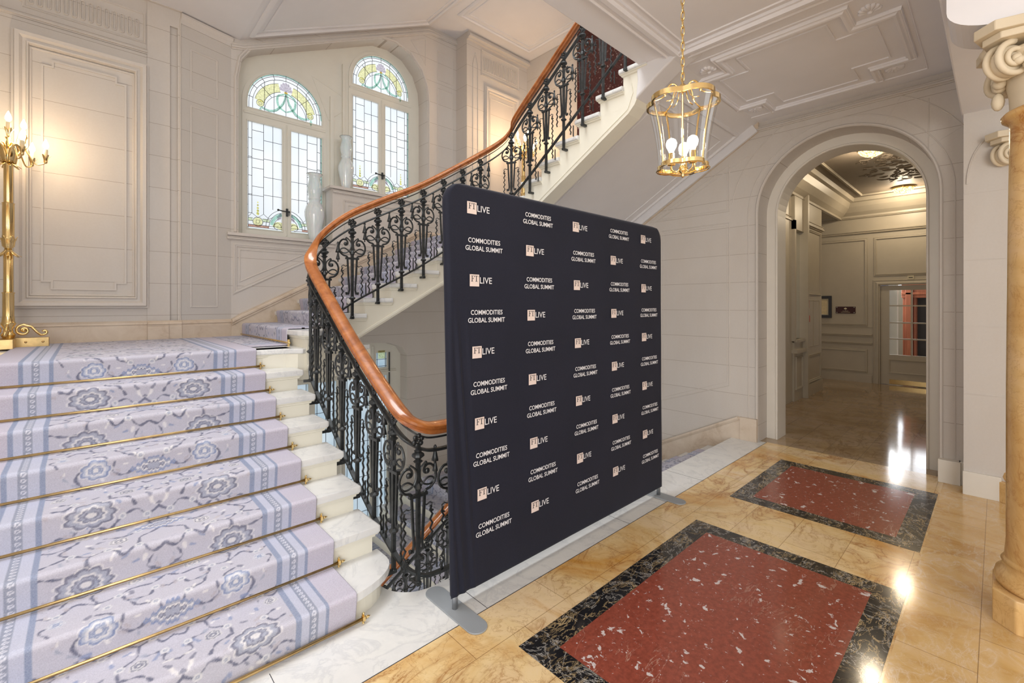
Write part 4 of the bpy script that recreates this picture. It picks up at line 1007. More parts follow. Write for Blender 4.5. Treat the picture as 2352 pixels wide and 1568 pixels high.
# ------------------------------------------------------------------ balustrade
def baluster_bm(slope, br, H):
    b = NB(); T = lambda pts, r_, s=5: tube(b, [(p[0], 0, p[1]) for p in pts], r_, s)
    obox(b, (0, 0, -(.10 + H) / 2), (.0105, 0, 0), (0, .0105, 0), (0, 0, (H - .10) / 2))
    lathe(b, [(.011, -.215), (.028, -.20), (.014, -.19), (.02, -.183), (.036, -.170), (.034, -.158), (.018, -.148), (.024, -.140), (.011, -.132)], sides=10)
    lathe(b, [(.011, -.755), (.026, -.745), (.03, -.735), (.012, -.722)], sides=8)
    lathe(b, [(.012, -.365), (.021, -.352), (.02, -.335), (.012, -.322)], sides=8)
    for s in (-1, 1):
        big = [(s * x, z) for x, z in ((.066, -.262), (.055, -.278), (.040, -.268), (.042, -.245), (.062, -.231), (.088, -.236), (.110, -.262), (.119, -.298), (.108, -.340), (.080, -.366), (.050, -.374), (.042, -.388))]
        T([tuple(p[:2]) for p in bez([(a, c, 0) for a, c in big], 3)], .0078)
        ball(b, (s * .060, 0, -.268), .017, 1, .7, 1, 8)
        loop = [(s * x, z) for x, z in ((.010, -.352), (.035, -.325), (.066, -.306), (.096, -.312), (.104, -.330), (.088, -.346), (.058, -.345), (.03, -.33), (.014, -.30), (.012, -.262), (.022, -.238), (.040, -.222), (.052, -.214), (.056, -.226), (.046, -.234))]
        T([tuple(p[:2]) for p in bez([(a, c, 0) for a, c in loop], 3)], .0058)
        T([(s * .042, -.398), (s * .036, -.52), (s * .026, -.665), (s * .034, -.702), (s * .052, -.702), (s * .054, -.686)], .0092, 4)
        ball(b, (s * .05, 0, -.692), .010, seg=6)
        T([(s * .040, -.452), (s * .058, -.462), (s * .078, -.452), (s * .094, -.462), (s * .090, -.478), (s * .080, -.474)], .0042)
        zb_ = -br + s * .088 * slope; pts = [(s * .088, -.478)]; z = -.50; k = 0
        obox(b, (s * .088, 0, -.502), (.011, 0, 0), (0, .008, 0), (0, 0, .004))
        while z > zb_ + .02: pts.append((s * .088 + .008 * (1 if k % 2 else -1), z)); z -= .026; k += 1
        pts.append((s * .088, zb_)); T(pts, .0066, 4)
    obox(b, (0, 0, -.392), (.058, 0, 0), (0, .012, 0), (0, 0, .0085))
    ball(b, (0, 0, -H + .02), .017, 1, 1, .6, 6)
    obox(b, (-.0, .018, -H + .012), (.013, 0, 0), (0, .034, 0), (0, 0, .010))
    return b
def rosette_bm():
    b = NB()
    for k in range(6):
        a = k * PI / 3 + .3; ball(b, (.026 * math.cos(a), 0, -.083 + .026 * math.sin(a)), .015, 1, .6, 1, 7)
    ball(b, (0, -.008, -.083), .010, seg=7); ball(b, (0, .008, -.083), .010, seg=7)
    return b
def tassel_bm(z0=-.13):
    b = NB()
    lathe(b, [(.004, z0), (.010, z0 - .012), (.005, z0 - .022), (.007, z0 - .03), (.015, z0 - .07), (.020, z0 - .092), (.006, z0 - .096), (.008, z0 - .108), (.013, z0 - .135), (.016, z0 - .152), (.004, z0 - .156), (.006, z0 - .168), (.002, z0 - .174)][::-1], sides=10, mod=lambda th, r_, z: r_ * (1 + .13 * math.cos(5 * th)))
    return b
def make_baluster(slope, br, H, first=None):
    o = obj('baluster', baluster_bm(slope, br, H), M['iron']); obj('rosette', rosette_bm(), M['iron'], o, smooth=True)
    b = tassel_bm(-.13 + .115 * slope * 1.0); bmesh.ops.translate(b, verts=b.verts, vec=(.115, 0, 0)); obj('tassel', b, M['iron'], o, smooth=True)
    z_ = -br + .125 * slope; b = NB(); obox(b, (.125, 0, z_ + .055), (.004, 0, 0), (0, .004, 0), (0, 0, .055)); obj('short_picket', b, M['iron'], o)
    return o
RAIL = [(3.50, 2.24, .885), (2.6, 2.24, .885), (1.75, 2.24, .885), (1.50, 2.24, .885), (1.40, 2.245, .905), (1.335, 2.285, .95), (1.312, 2.37, 1.0), (1.31, 2.55, 1.10), (1.31, 2.711, 1.195), (1.31, 3.038, 1.400), (1.31, 3.40, 1.655), (1.31, 3.66, 1.838), (1.318, 3.78, 1.935), (1.355, 3.835, 2.04), (1.44, 3.85, 2.19),
        (1.66, 3.85, 2.375), (2.0, 3.85, 2.560), (2.353, 3.85, 2.742), (2.75, 3.85, 2.985), (3.113, 3.85, 3.22), (3.38, 3.845, 3.405), (3.505, 3.80, 3.54), (3.545, 3.70, 3.715), (3.548, 3.323, 3.997), (3.548, 2.829, 4.362), (3.548, 2.45, 4.645), (3.548, 2.2, 4.83)]
RP = bez(RAIL, 6)
def rail_at(x=None, y=None, lo=0, hi=99):
    best = min((p for p in RP), key=lambda p: (p.x - x) ** 2 + (p.y - y) ** 2); i = RP.index(best)
    a, c = RP[max(0, i - 1)], RP[min(len(RP) - 1, i + 1)]
    t = c - a; tt = max(0, min(1, ((Vector((x, y, 0)) - Vector((a.x, a.y, 0))).dot(Vector((t.x, t.y, 0)))) / max(1e-6, t.x ** 2 + t.y ** 2)))
    return a.z + t.z * tt, t
bal = empty('stair_balustrade', (1.31, 2.24, 0)); tag(bal, 'black wrought iron balustrade with mahogany handrail winding up around the open well', 'balustrade')
BO = -Vector(bal.location)
def off(o): o.location = Vector(o.location) + BO; o.parent = bal; return o
wood = [(-.034, -.030), (-.040, -.018), (-.034, -.008), (-.046, .004), (-.046, .018), (-.034, .031), (-.014, .038), (.014, .038), (.034, .031), (.046, .018), (.046, .004), (.034, -.008), (.040, -.018), (.034, -.030)]
b = NB(); sweep(b, RP, wood); o = off(obj('handrail', b, M['wood'], auto=35)); o['label'] = 'glossy mahogany handrail'
flat = lambda w_, h_: [(-w_, -h_), (-w_, h_), (w_, h_), (w_, -h_)]
sh = lambda dz: [Vector((p.x, p.y, p.z + dz)) for p in RP]
b = NB(); sweep(b, sh(-.055), flat(.004, .005)); off(obj('upper_wire_rail', b, M['iron']))
b = NB(); sweep(b, sh(-.125), [(-.016, -.009), (-.018, 0), (-.014, .006), (0, .009), (.014, .006), (.018, 0), (.016, -.009)]); off(obj('upper_rail', b, M['iron']))
def brz(p):
    # offset of the bottom rail below the handrail, changing around the corners
    if p.y < 2.30 or p.x > 3.6: pass
    if p.x < 1.40 and p.y < 3.84: f = min(1, max(0, (p.y - 2.25) / .4)); return .845 + .04 * f if p.y > 2.24 else .845
    if p.y > 3.78 and p.x < 3.5: return .885 - .105 * min(1, max(0, (p.x - 1.35) / .25))
    if p.x >= 3.45 and p.y > 2.3: return .78 + .07 * min(1, max(0, (3.85 - p.y) / .2))
    return .845
b = NB(); sweep(b, [Vector((p.x, p.y, p.z - brz(p))) for p in RP], flat(.014, .008)); off(obj('bottom_rail', b, M['iron']))
flatB = make_baluster(0, .845, .90); p1 = make_baluster(.70, .885, .985); p2 = make_baluster(.57, .78, .92); p3 = make_baluster(-.74, .85, 1.05)
used = set()
def put(proto, x, y, ang):
    z, t = rail_at(x, y)
    o = copy_tree(proto) if proto.name in used else proto
    used.add(proto.name); o.location = (x, y, z); o.rotation_euler = (0, 0, ang); off(o); return o
for k in range(9): put(flatB, 1.37 + .255 * k, 2.24, 0)
for k in range(6): put(p1, 1.31, 2.41 + .2435 * k, PI / 2)
put(p1, 1.325, 3.80, PI * .42)
for k in range(8): put(p2, 1.455 + .24 * k, 3.85, 0)
put(p3, 3.52, 3.77, -PI * .38)
for k in range(6): put(p3, 3.548, 3.503 - .2415 * k, -PI / 2)
# balustrade of the lowest flight
b2 = empty('stair_balustrade', (3.5, 3.85, 0)); tag(b2, 'lower balustrade with dark handrail going down deep inside the well', 'balustrade')
RL = [(3.52, 3.85, .03), (3.3, 3.85, -.10), (2.712, 3.85, -.462), (2.378, 3.85, -.667), (2.142, 3.85, -.812), (1.3, 3.85, -1.33)]
O2 = -Vector(b2.location)
def off2(o): o.location = Vector(o.location) + O2; o.parent = b2; return o
b = NB(); sweep(b, RL, wood); off2(obj('handrail', b, M['wood'], auto=35))
for dz, pr, nm in ((-.125, flat(.016, .009), 'upper_rail'), (-.80, flat(.014, .008), 'bottom_rail')):
    b = NB(); sweep(b, [(p[0], p[1], p[2] + dz) for p in RL], pr); off2(obj(nm, b, M['iron']))
pL = make_baluster(.615, .80, .92)
for k in range(9):
    x = 3.42 - .24 * k; o = pL if k == 0 else copy_tree(pL)
    z = .03 - (3.52 - x) * .612; o.location = (x, 3.85, z); off2(o)
#PART3
# ------------------------------------------------------------------ text helper
def text_mesh(s, size, bold=.0, spacing=1.0, xs=1.0):
    cu = bpy.data.curves.new('txt', 'FONT'); cu.body = s; cu.size = size; cu.offset = bold; cu.space_character = spacing; cu.resolution_u = 3
    o = bpy.data.objects.new('txt', cu); COL.objects.link(o); dg = bpy.context.evaluated_depsgraph_get(); me = bpy.data.meshes.new_from_object(o.evaluated_get(dg))
    vs = [(v.co.x * xs, v.co.y) for v in me.vertices]; fs = [tuple(p.vertices) for p in me.polygons]
    bpy.data.objects.remove(o); bpy.data.curves.remove(cu); bpy.data.meshes.remove(me)
    x0 = min(v[0] for v in vs); return [(v[0] - x0, v[1]) for v in vs], fs, max(v[0] for v in vs) - x0
def add_text(bm, t, x, z, y, mi, f=None):
    vs, fs, w_ = t; V = [bm.verts.new((x + v[0], y, z + v[1])) for v in vs]
    for q in fs:
        try: bm.faces.new([V[i] for i in q]).material_index = mi
        except ValueError: pass
# ------------------------------------------------------------------ backdrop
bk = empty('press_backdrop', (2.44, 1.95, 0)); tag(bk, 'large navy fabric press backdrop printed with repeated white event logos, on grey feet', 'backdrop')
BY = 1.95
def xl(z): return 1.338 + (2.2 - z) * .024
def xr(z): return 3.520 + (2.2 - z) * .010
def build_fabric():
    nz, nx = 150, 190; zb, zt = .065, 2.245; rc = .115; th = .026
    front, back = [], []
    b = NB()
    for j in range(nz + 1):
        z = zb + (zt - zb) * j / nz; a, c = xl(z), xr(z)
        dt = zt - z; ins = rc - math.sqrt(max(0, rc * rc - (rc - dt) ** 2)) if dt < rc else 0
        a += ins; c -= ins; rowf, rowb = [], []
        for i in range(nx + 1):
            s = i / nx; s = .5 - .5 * math.cos(PI * s) if False else s
            s = s + .0 ; s = (s ** 1.25) if s < .5 else s
            x = a + (c - a) * (i / nx) ** 1.18; d = min(x - a, c - x, max(0, zt - z), (z - zb) * 2 + .0)
            off_ = th * math.sqrt(max(0, 1 - (1 - min(1, d / th)) ** 2))
            u = x - xl(z); fold = 0
            if u < .16 and z < 1.65:
                g = math.sin(PI * min(1, u / .155)) ** .7 * min(1, (1.65 - z) / .4)
                ln = u + .05 * (z - .9)
                fold = -g * (.006 + .006 * math.sin(ln * 95 + 1.2 + z * 1.1) + .003 * math.sin(ln * 170 + z * 2))
            fold += .0018 * math.sin(x * 7 + z * 3) * math.sin(z * 5)
            rowf.append(b.verts.new((x, BY - off_ - (fold if d > .012 else 0), z))); rowb.append(b.verts.new((x, BY + off_, z)))
        front.append(rowf); back.append(rowb)
    for g, fl in ((front, 0), (back, 1)):
        for j in range(nz):
            for i in range(nx):
                q = [g[j][i], g[j][i + 1], g[j + 1][i + 1], g[j + 1][i]]; b.faces.new(q[::-1] if fl else q)
    bmesh.ops.remove_doubles(b, verts=b.verts, dist=.0002)
    bmesh.ops.translate(b, verts=b.verts, vec=-Vector(bk.location)); return obj('fabric_cover', b, M['navy'], bk, smooth=True)
build_fabric()
tL = text_mesh('LIVE', .049, .0002, 1.0, 1.0); tC = text_mesh('COMMODITIES', .0365, .0004, 1.0, .93); tG = text_mesh('GLOBAL SUMMIT', .0365, .0004, 1.0, .95)
YF = BY - .0300
def ft_logo():
    b = NB(); s = .064
    box(b, 0, s, 0, .0006, -.005, s - .005, 0)
    for (x0, x1, z0, z1) in ((.013, .018, .022, .052), (.009, .022, .021, .0235), (.009, .031, .0505, .0525), (.018, .0255, .036, .0385), (.0245, .0262, .0325, .042), (.0293, .031, .0445, .0525),
                             (.0425, .0475, .022, .052), (.038, .052, .021, .0235), (.033, .057, .0505, .0525), (.033, .0347, .0445, .0525), (.0553, .057, .0445, .0525)): box(b, x0, x1, -.0006, .0002, z0, z1, 1)
    add_text(b, tL, .069, .012, 0, 2); return b
def slogan():
    b = NB(); wc, wg = tC[2], tG[2]; add_text(b, tC, -wc / 2, .008, 0, 0); add_text(b, tG, -wg / 2, -.034, 0, 0); return b
l0 = obj('printed_logo', ft_logo(), [M['print_pink'], M['print_dark'], M['print_white']]); l0['label'] = 'pink square with dark serif letters and white word beside it'
s0 = obj('printed_slogan', slogan(), M['print_white']); s0['label'] = 'two lines of white capital lettering'
first = {id(l0): True, id(s0): True}
cols = [1.548, 1.983, 2.423, 2.850, 3.262]
for c in range(5):
    for k in range(10):
        z = 2.119 - .1933 * k; x = cols[c] + .024 * (2.119 - z) * (1.9 if c == 0 else 1.2 if c < 3 else .8)
        isft = (k + c) % 2 == 0
        src = l0 if isft else s0
        if first[id(src)]: o = src; first[id(src)] = False
        else: o = src.copy(); COL.objects.link(o)
        o.location = ((x - .0765 if isft else x + .035) - bk.location.x - (.0 if isft else 0), YF - BY - .0015, z - (.028 if isft else .0)); o.parent = bk
def foot(x):
    b = NB(); L, w_ = .235, .056
    p = arc(0, -L + w_, w_, 180, 360, 12) + arc(0, L - w_, w_, 0, 180, 12); plate(b, 'Z', 0.001, p, th=.007)
    o = obj('foot', b, M['greyfoot'], bk, bevel=.002); o.location = (x - 2.44, 0, 0)
    b = NB(); tube(b, [(0, 0, .006), (0, 0, .16)], .016, 14); q = obj('pole', b, M['steel'], bk, smooth=True); q.location = (x - 2.44, 0, 0)
foot(1.415); foot(3.512)

# ------------------------------------------------------------------ lantern
LX, LY = 1.9, .94
ln = empty('ceiling_lantern', (LX, LY, 0)); tag(ln, 'gilt hanging lantern with scalloped rims and clear curved glass, on a long chain', 'lantern')
def lob(r0, r1, z, n=5, ph=0., seg=60, zc=0):
    out = []
    for i in range(seg):
        th = 2 * PI * i / seg; s = abs(math.sin(n * (th - ph) / 2)) ** .7; r_ = r0 + (r1 - r0) * s; out.append((r_ * math.cos(th), r_ * math.sin(th), z + zc * s))
    return out
PH = math.radians(206)
zTop, zBot = 2.485, 2.205
def rib_r(t): return .085 + (.122 - .085) * (t ** 1.9)     # t 0 bottom .. 1 top
b = NB(); sweep(b, lob(.124, .154, zTop, ph=PH), [(-.003, -.010), (-.003, .010), (.005, .010), (.007, 0), (.005, -.010)], closed=True); obj('top_rim', b, M['brass'], ln, auto=40)
b = NB(); sweep(b, lob(.084, .106, zBot, ph=PH), [(-.003, -.008), (-.003, .008), (.005, .008), (.006, 0), (.005, -.008)], closed=True); tube(b, lob(.088, .112, zBot - .012, ph=PH), .003, 5, closed=True); obj('bottom_rim', b, M['brass'], ln, auto=40)
for k in range(5):
    th = PH + 2 * PI * k / 5; c_, s_ = math.cos(th), math.sin(th)
    b = NB(); tube(b, [((rib_r(t)) * c_, rib_r(t) * s_, zBot + (zTop - zBot) * t) for t in [i / 12 for i in range(13)]], .0042, 6)
    obj('rib', b, M['brass'], ln, smooth=True)
    b = NB(); prof = [(.018, 2.545), (.034, 2.562), (.052, 2.562), (.066, 2.545), (.072, 2.523), (.079, 2.512), (.096, 2.502), (.124, 2.492)]
    tube(b, [(p.x * c_, p.x * s_, p.y) for p in bez([(a, z, 0) for a, z in prof], 3)], .0036, 6)
    tube(b, [(a * c_, a * s_, z) for a, z in [(.024, 2.54), (.032, 2.51), (.045, 2.495), (.07, 2.49)]], .0026, 5); ball(b, (.076 * c_, .076 * s_, 2.517), .007, seg=7)
    obj('scroll_arm', b, M['brass'], ln, smooth=True)
b = NB(); n, m = 60, 14; rows = []
for j in range(m + 1):
    t = j / m; r0 = rib_r(t) ; r1 = r0 + .020 + .010 * t; rows.append([b.verts.new(p) for p in lob(r0, r1, zBot + (zTop - zBot) * t, ph=PH)])
for j in range(m):
    for i in range(60): b.faces.new([rows[j][i], rows[j][(i + 1) % 60], rows[j + 1][(i + 1) % 60], rows[j + 1][i]])
o = obj('glass_panels', b, M['glass'], ln, smooth=True)
b = NB(); lathe(b, [(.004, 2.525), (.018, 2.532), (.024, 2.545), (.014, 2.556), (.006, 2.566)], sides=16); lathe(b, [(.003, 2.155), (.007, 2.162), (.004, 2.172), (.014, 2.18), (.018, 2.195), (.010, 2.21), (.004, 2.22), (.004, 2.53)], sides=14)
obj('central_stem', b, M['brass'], ln, smooth=True)
for k in range(3):
    th = math.radians(20 + 120 * k); c_, s_ = math.cos(th), math.sin(th); cx_, cy_ = .050 * c_, .050 * s_
    b = NB(); tube(b, [(p.x * c_, p.x * s_, p.y) for p in bez([(.008, 2.195, 0), (.03, 2.178, 0), (.048, 2.19, 0), (.050, 2.205, 0)], 4)], .0028, 6)
    lathe(b, [(.006, 2.205), (.017, 2.208), (.013, 2.216), (.0135, 2.258), (.010, 2.262)], (cx_, cy_, 0), 14); a_ = obj('candle_arm', b, M['brass'], ln, smooth=True)
    b = NB(); lathe(b, [(.009, 2.260), (.012, 2.270), (.021, 2.288), (.023, 2.302), (.018, 2.316), (.008, 2.323), (.001, 2.324)], (cx_, cy_, 0), 16); obj('bulb', b, M['bulb_white'], ln, smooth=True)
    point('lantern_bulb_light', (LX + cx_ * 1.0, LY + cy_, 2.345), 1.6, (1, .86, .66), .02)
b = NB(); z = 2.572; k = 0
while z < 3.70:
    n_ = 14; hw_, hl = .0085, .021; pts = []
    for i in range(n_):
        a = 2 * PI * i / n_; x = hw_ * math.cos(a); zz_ = hl * math.sin(a); zz_ = math.copysign(min(abs(zz_) * 1.15, hl), zz_)
        pts.append((x * (1 if k % 2 else .25), x * (.25 if k % 2 else 1), z + hl + zz_))
    tube(b, pts, .0026, 5, closed=True); z += .0335; k += 1
obj('chain', b, M['brass'], ln, smooth=True)
b = NB(); lathe(b, [(.05, 3.719), (.045, 3.70), (.02, 3.69), (.006, 3.675)], sides=20); obj('ceiling_rose', b, M['brass'], ln, smooth=True)

# ------------------------------------------------------------------ candelabra lamps
def petal_cup(b, z0, h, r0, r1, n=7, c=(0, 0), curl=.0):
    for k in range(n):
        th = 2 * PI * k / n; w_ = PI / n * .95; rows = []
        for t in (0, .35, .7, .9, 1.0):
            r_ = r0 + (r1 - r0) * t ** 2; ww = w_ * (1 - .75 * max(0, t - .55) / .45); z_ = z0 + h * (t if t < .9 else .9 + (t - .9) * (1 - curl * 6))
            rows.append([b.verts.new((c[0] + r_ * math.cos(th + a), c[1] + r_ * math.sin(th + a), z_)) for a in (-ww, -ww * .4, ww * .4, ww)])
        for p, q in zip(rows, rows[1:]):
            for i in range(3): b.faces.new([p[i], p[i + 1], q[i + 1], q[i]])
def make_candelabra():
    r = empty('candelabra_floor_lamp')
    b = NB(); box(b, -.235, .235, -.045, .045, 0, .075); box(b, -.045, .045, -.235, .235, 0, .0745)
    for s in (-.20, -.10, .10, .20): ball(b, (s, -.046, .04), .009)
    obj('base_plinth', b, M['brass_old'], r, bevel=.004)
    for a in (0, 90, 180, 270):
        c_, s_ = math.cos(math.radians(a)), math.sin(math.radians(a)); b = NB(); pts = []
        for t in np.linspace(0, 1, 22): an = 4.7 * PI * (1 - t) * .55; rr_ = .010 + .036 * t; pts.append((.085 + rr_ * math.cos(an + 1.6), .135 + rr_ * math.sin(an + 1.6)))
        pts += [(.13, .165), (.165, .115), (.185, .095)]
        for t in np.linspace(0, 1, 12): an = -PI / 2 + 4.2 * t; pts.append((.205 + .020 * (1 - t * .6) * math.cos(an), .118 + .020 * (1 - t * .6) * math.sin(an)))
        tube(b, [(x * c_, x * s_, z) for x, z in pts], .0095, 7); ball(b, (.085 * c_, .085 * s_, .135), .016, seg=8); obj('scroll_foot', b, M['brass'], r, smooth=True)
    b = NB()
    flute = lambda th, r_, z: r_ * (1 + .06 * math.cos(10 * th))
    lathe(b, [(.03, .07), (.045, .10), (.03, .12), (.026, .15), (.045, .19), (.043, .20), (.038, .21), (.036, .25)], sides=24)
    lathe(b, [(.032, .25), (.032, .43), (.036, .435), (.036, .44), (.027, .445), (.027, .74), (.014, .76), (.018, .79), (.034, .81), (.038, .85), (.046, .87), (.036, .872), (.033, .88), (.033, 1.15), (.038, 1.155), (.026, 1.16), (.026, 1.46), (.038, 1.47), (.03, 1.48)], sides=40, mod=flute)
    obj('column_shaft', b, M['brass'], r, auto=50)
    for pc in (((.795, -.065, .02, .078, 8),), ((.80, .09, .025, .052, 6),), ((1.50, -.055, .03, .075, 9),), ((1.48, .14, .045, .105, 6),)):
        b = NB(); petal_cup(b, *pc[0]); o = obj('leaf_collar', b, M['brass'], r, smooth=True); s_ = o.modifiers.new('t', 'SOLIDIFY'); s_.thickness = .003
    b = NB(); lathe(b, [(.03, 1.47), (.05, 1.50), (.052, 1.56), (.04, 1.60), (.02, 1.62), (.012, 1.66), (.02, 1.68)], sides=18); obj('crown_hub', b, M['brass'], r, smooth=True)
    def arm(a, rad, zc, dip):
        c_, s_ = math.cos(math.radians(a)), math.sin(math.radians(a)); P = lambda x, z: (x * c_, x * s_, z)
        b = NB(); tube(b, [P(p.x, p.y) for p in bez([(.02, 1.60, 0), (.05, 1.63, 0), (rad * .45, 1.60, 0), (rad * .7, zc - dip, 0), (rad * .93, zc - dip * .9, 0), (rad, zc - .02, 0)], 5)], .0055, 7)
        petal_cup(b, zc - .03, .06, .010, .035, 6, (rad * c_, rad * s_)); lathe(b, [(.006, zc - .04), (.012, zc - .03), (.012, zc)], (rad * c_, rad * s_, 0), 10)
        A_ = obj('arm', b, M['brass'], r, smooth=True)
        b = NB(); lathe(b, [(.014, zc), (.014, zc + .075), (.010, zc + .08)], (rad * c_, rad * s_, 0), 12); obj('candle_sleeve', b, M['candle'], A_, smooth=True)
        b = NB(); lathe(b, [(.008, zc + .08), (.019, zc + .10), (.020, zc + .115), (.012, zc + .14), (.004, zc + .16), (.001, zc + .165)], (rad * c_, rad * s_, 0), 12); obj('flame_bulb', b, M['bulb'], A_, smooth=True)
    for k in range(6): arm(k * 60 - 5, .215, 1.55, .05)
    for k in range(3): arm(k * 120 + 35, .10, 1.70, -.03)
    return r
cl = make_candelabra(); cl.location = (-.463, 5.52, LZ + .012); cl.scale = (1, 1, 1.02)
tag(cl, 'tall polished brass candelabra lamp standing on the landing against the left wall', 'floor lamp')
cl2 = copy_tree(cl); cl2.location = (5.20, 5.28, LZ2 + .002); tag(cl2, 'brass candelabra lamp glowing behind the upper balustrade in the rear corner', 'floor lamp')
point('candelabra_light', (-.38, 5.50, 3.0), 10, (1, .74, .46), .10); point('candelabra_light', (5.10, 5.20, 4.28), 20, (1, .66, .36), .10)

# ------------------------------------------------------------------ vases
def vase(x, y, z, s, label):
    pr = [(.050, 0), (.062, .01), (.075, .08), (.100, .22), (.120, .33), (.121, .39), (.100, .46), (.072, .515), (.066, .535), (.078, .55), (.078, .565), (.070, .58), (.086, .64), (.092, .69), (.080, .76), (.066, .815), (.074, .855), (.098, .885)]
    b = NB(); lathe(b, pr + [(.094, .885), (.070, .855), (.062, .815), (.075, .76), (.086, .69), (.06, .60), (.05, .5), (.05, .1)], sides=48, mod=lambda th, r_, z_: r_ * (1 + .012 * math.cos(24 * th)))
    o = obj('glass_vase', b, M['opal'], smooth=True); o.location = (x, y, z); o.scale = (s[0], s[0], s[1]); tag(o, label, 'vase')
    b = NB(); tube(b, arc3((0, 0, .886), .097, 40), .0022, 5, closed=True); obj('dark_rim', b, M['dark'], o)
def arc3(c, r_, n): return [(c[0] + r_ * math.cos(2 * PI * i / n), c[1] + r_ * math.sin(2 * PI * i / n), c[2]) for i in range(n)]
vase(2.185, 6.115, 2.431, (1.0, .99), 'tall pale blue glass vase on the lower left windowsill')
vase(2.605, 6.115, 3.166, (.84, .83), 'pale blue glass vase on the raised pedestal between the two windows')

# ------------------------------------------------------------------ columns
def make_column():
    r = empty('marble_column')
    b = NB(); s, c = .20, .078; plate(b, 'Z', 0, [(-s, -s + c), (-s + c, -s), (s - c, -s), (s, -s + c), (s, s - c), (s - c, s), (-s + c, s), (-s, s - c)], th=.165); obj('plinth', b, M['siena_col'], r, bevel=.006)
    b = NB(); lathe(b, [(.170, .165), (.188, .172), (.198, .20), (.190, .235), (.175, .25), (.168, .262), (.166, .285), (.172, .29), (.160, .31)], sides=48); obj('base_moulding', b, M['siena_col'], r, smooth=True)
    b = NB(); lathe(b, [(.160, .30), (.153, .40), (.152, 1.2), (.146, 2.0), (.140, 2.50), (.142, 2.52), (.150, 2.53), (.168, 2.545), (.172, 2.565), (.160, 2.58), (.14, 2.59)], sides=56); obj('shaft', b, M['siena_col'], r, auto=50)
    b = NB(); lathe(b, [(.14, 2.585), (.142, 2.66), (.16, 2.76), (.20, 2.85), (.19, 2.87)], sides=40)
    for i in range(40):
        a = 2 * PI * i / 40; ball(b, (.185 * math.cos(a), .185 * math.sin(a), 2.83), .012, 1, 1, 1.4, 6)
    plate(b, 'Z', 2.90, [(-.17, -.235), (-.235, -.17), (-.205, 0), (-.235, .17), (-.17, .235), (0, .205), (.17, .235), (.235, .17), (.205, 0), (.235, -.17), (.17, -.235), (0, -.205)][::-1], th=.035)
    plate(b, 'Z', 2.935, [(-.19, -.265), (-.265, -.19), (-.22, 0), (-.265, .19), (-.19, .265), (0, .22), (.19, .265), (.265, .19), (.22, 0), (.265, -.19), (.19, -.265), (0, -.22)][::-1], th=.05)
    cp = obj('capital', b, M['cream_stone'], r, auto=40, bevel=.006)
    for a in (45, 135, 225, 315):       # diagonal volutes
        c_, s_ = math.cos(math.radians(a)), math.sin(math.radians(a)); b = NB()
        for sd in (-1, 1):
            pts, rs = [], []
            for i in range(44):
                t = i / 43; an = PI * .5 - 4.6 * PI * t * .85; rr_ = .088 * (1 - .88 * t)
                lx_, lz = .205 + rr_ * math.cos(an), 2.805 + rr_ * math.sin(an); sp = .028 + .012 * t
                pts.append((lx_ * c_ - sd * sp * s_, lx_ * s_ + sd * sp * c_, lz)); rs.append(.016 * (1 - .45 * t))
            tube(b, pts, rs, 8); ball(b, (.205 * c_ - sd * .038 * s_, .205 * s_ + sd * .038 * c_, 2.805), .022, seg=10)
        disc = []
        lathe(b, [(.0, -.026), (.070, -.026), (.078, 0), (.070, .026), (.0, .026)], (0, 0, 0), 28)
        # rotate the drum into place
        vs = [v for v in b.verts if abs(v.co.z) < .03 and v.co.length < .09]
        for v in vs:
            x, y, z = v.co; v.co = Vector(((.205 + x) * c_ - z * s_, (.205 + x) * s_ + z * c_, 2.805 + y))
        obj('volute', b, M['cream_stone'], cp, smooth=True)
    for a in (0, 90, 180, 270):         # garland drops and leaf tongues
        c_, s_ = math.cos(math.radians(a)), math.sin(math.radians(a)); b = NB()
        for k in range(7): t = k / 6; ball(b, (.175 * c_ - (.11 * (t * 2 - 1)) * s_, .175 * s_ + (.11 * (t * 2 - 1)) * c_, 2.79 - .055 * math.sin(PI * t)), .022 + .008 * math.sin(PI * t), seg=7)
        ball(b, (.215 * c_, .215 * s_, 2.925), .035, 1, 1, .9, 9); ball(b, (.18 * c_, .18 * s_, 2.66), .026, 1, 1, 1.8, 8); obj('garland', b, M['cream_stone'], cp, smooth=True)
    return r
M['cream_stone'] = simple('capital_plaster', (.72, .62, .46), .6, var=.04)
k1 = make_column(); k1.location = (3.487, -.18, 0); k1.rotation_euler = (0, 0, 0); tag(k1, 'nearest yellow marble column with carved scroll capital, at the right edge', 'column')
k2 = copy_tree(k1); k2.location = (5.56, -.19, 0); tag(k2, 'farther marble column standing close to the wall beside the arched doorway', 'column')
# curved fluted console under the beam, and impost block
def console(x0, x1, label):
    b = NB(); p = [(.185, 3.22), (.185, 3.13)] + [(.185 - .28 * (1 - math.cos(a)) - .0, 3.13 - .14 * math.sin(a)) for a in [PI / 2 * i / 10 for i in range(11)]] + [(-.45, 2.99), (-.45, 3.22)]
    plate(b, 'X', x0, p[::-1], th=x1 - x0); 
    for k in range(4):
        x = x0 + (x1 - x0) * (.32 + .12 * k); tube(b, [(x, .10 - .28 * (1 - math.cos(a)) * .8, 3.118 - .135 * math.sin(a) * .95) for a in [PI / 2 * i / 8 for i in range(1, 9)]], .010, 6)
    return tag(obj('console_bracket', b, M['plaster'], bevel=.004), label, 'bracket')
console(3.30, 3.62, 'fluted plaster console bracket above the nearest column'); 

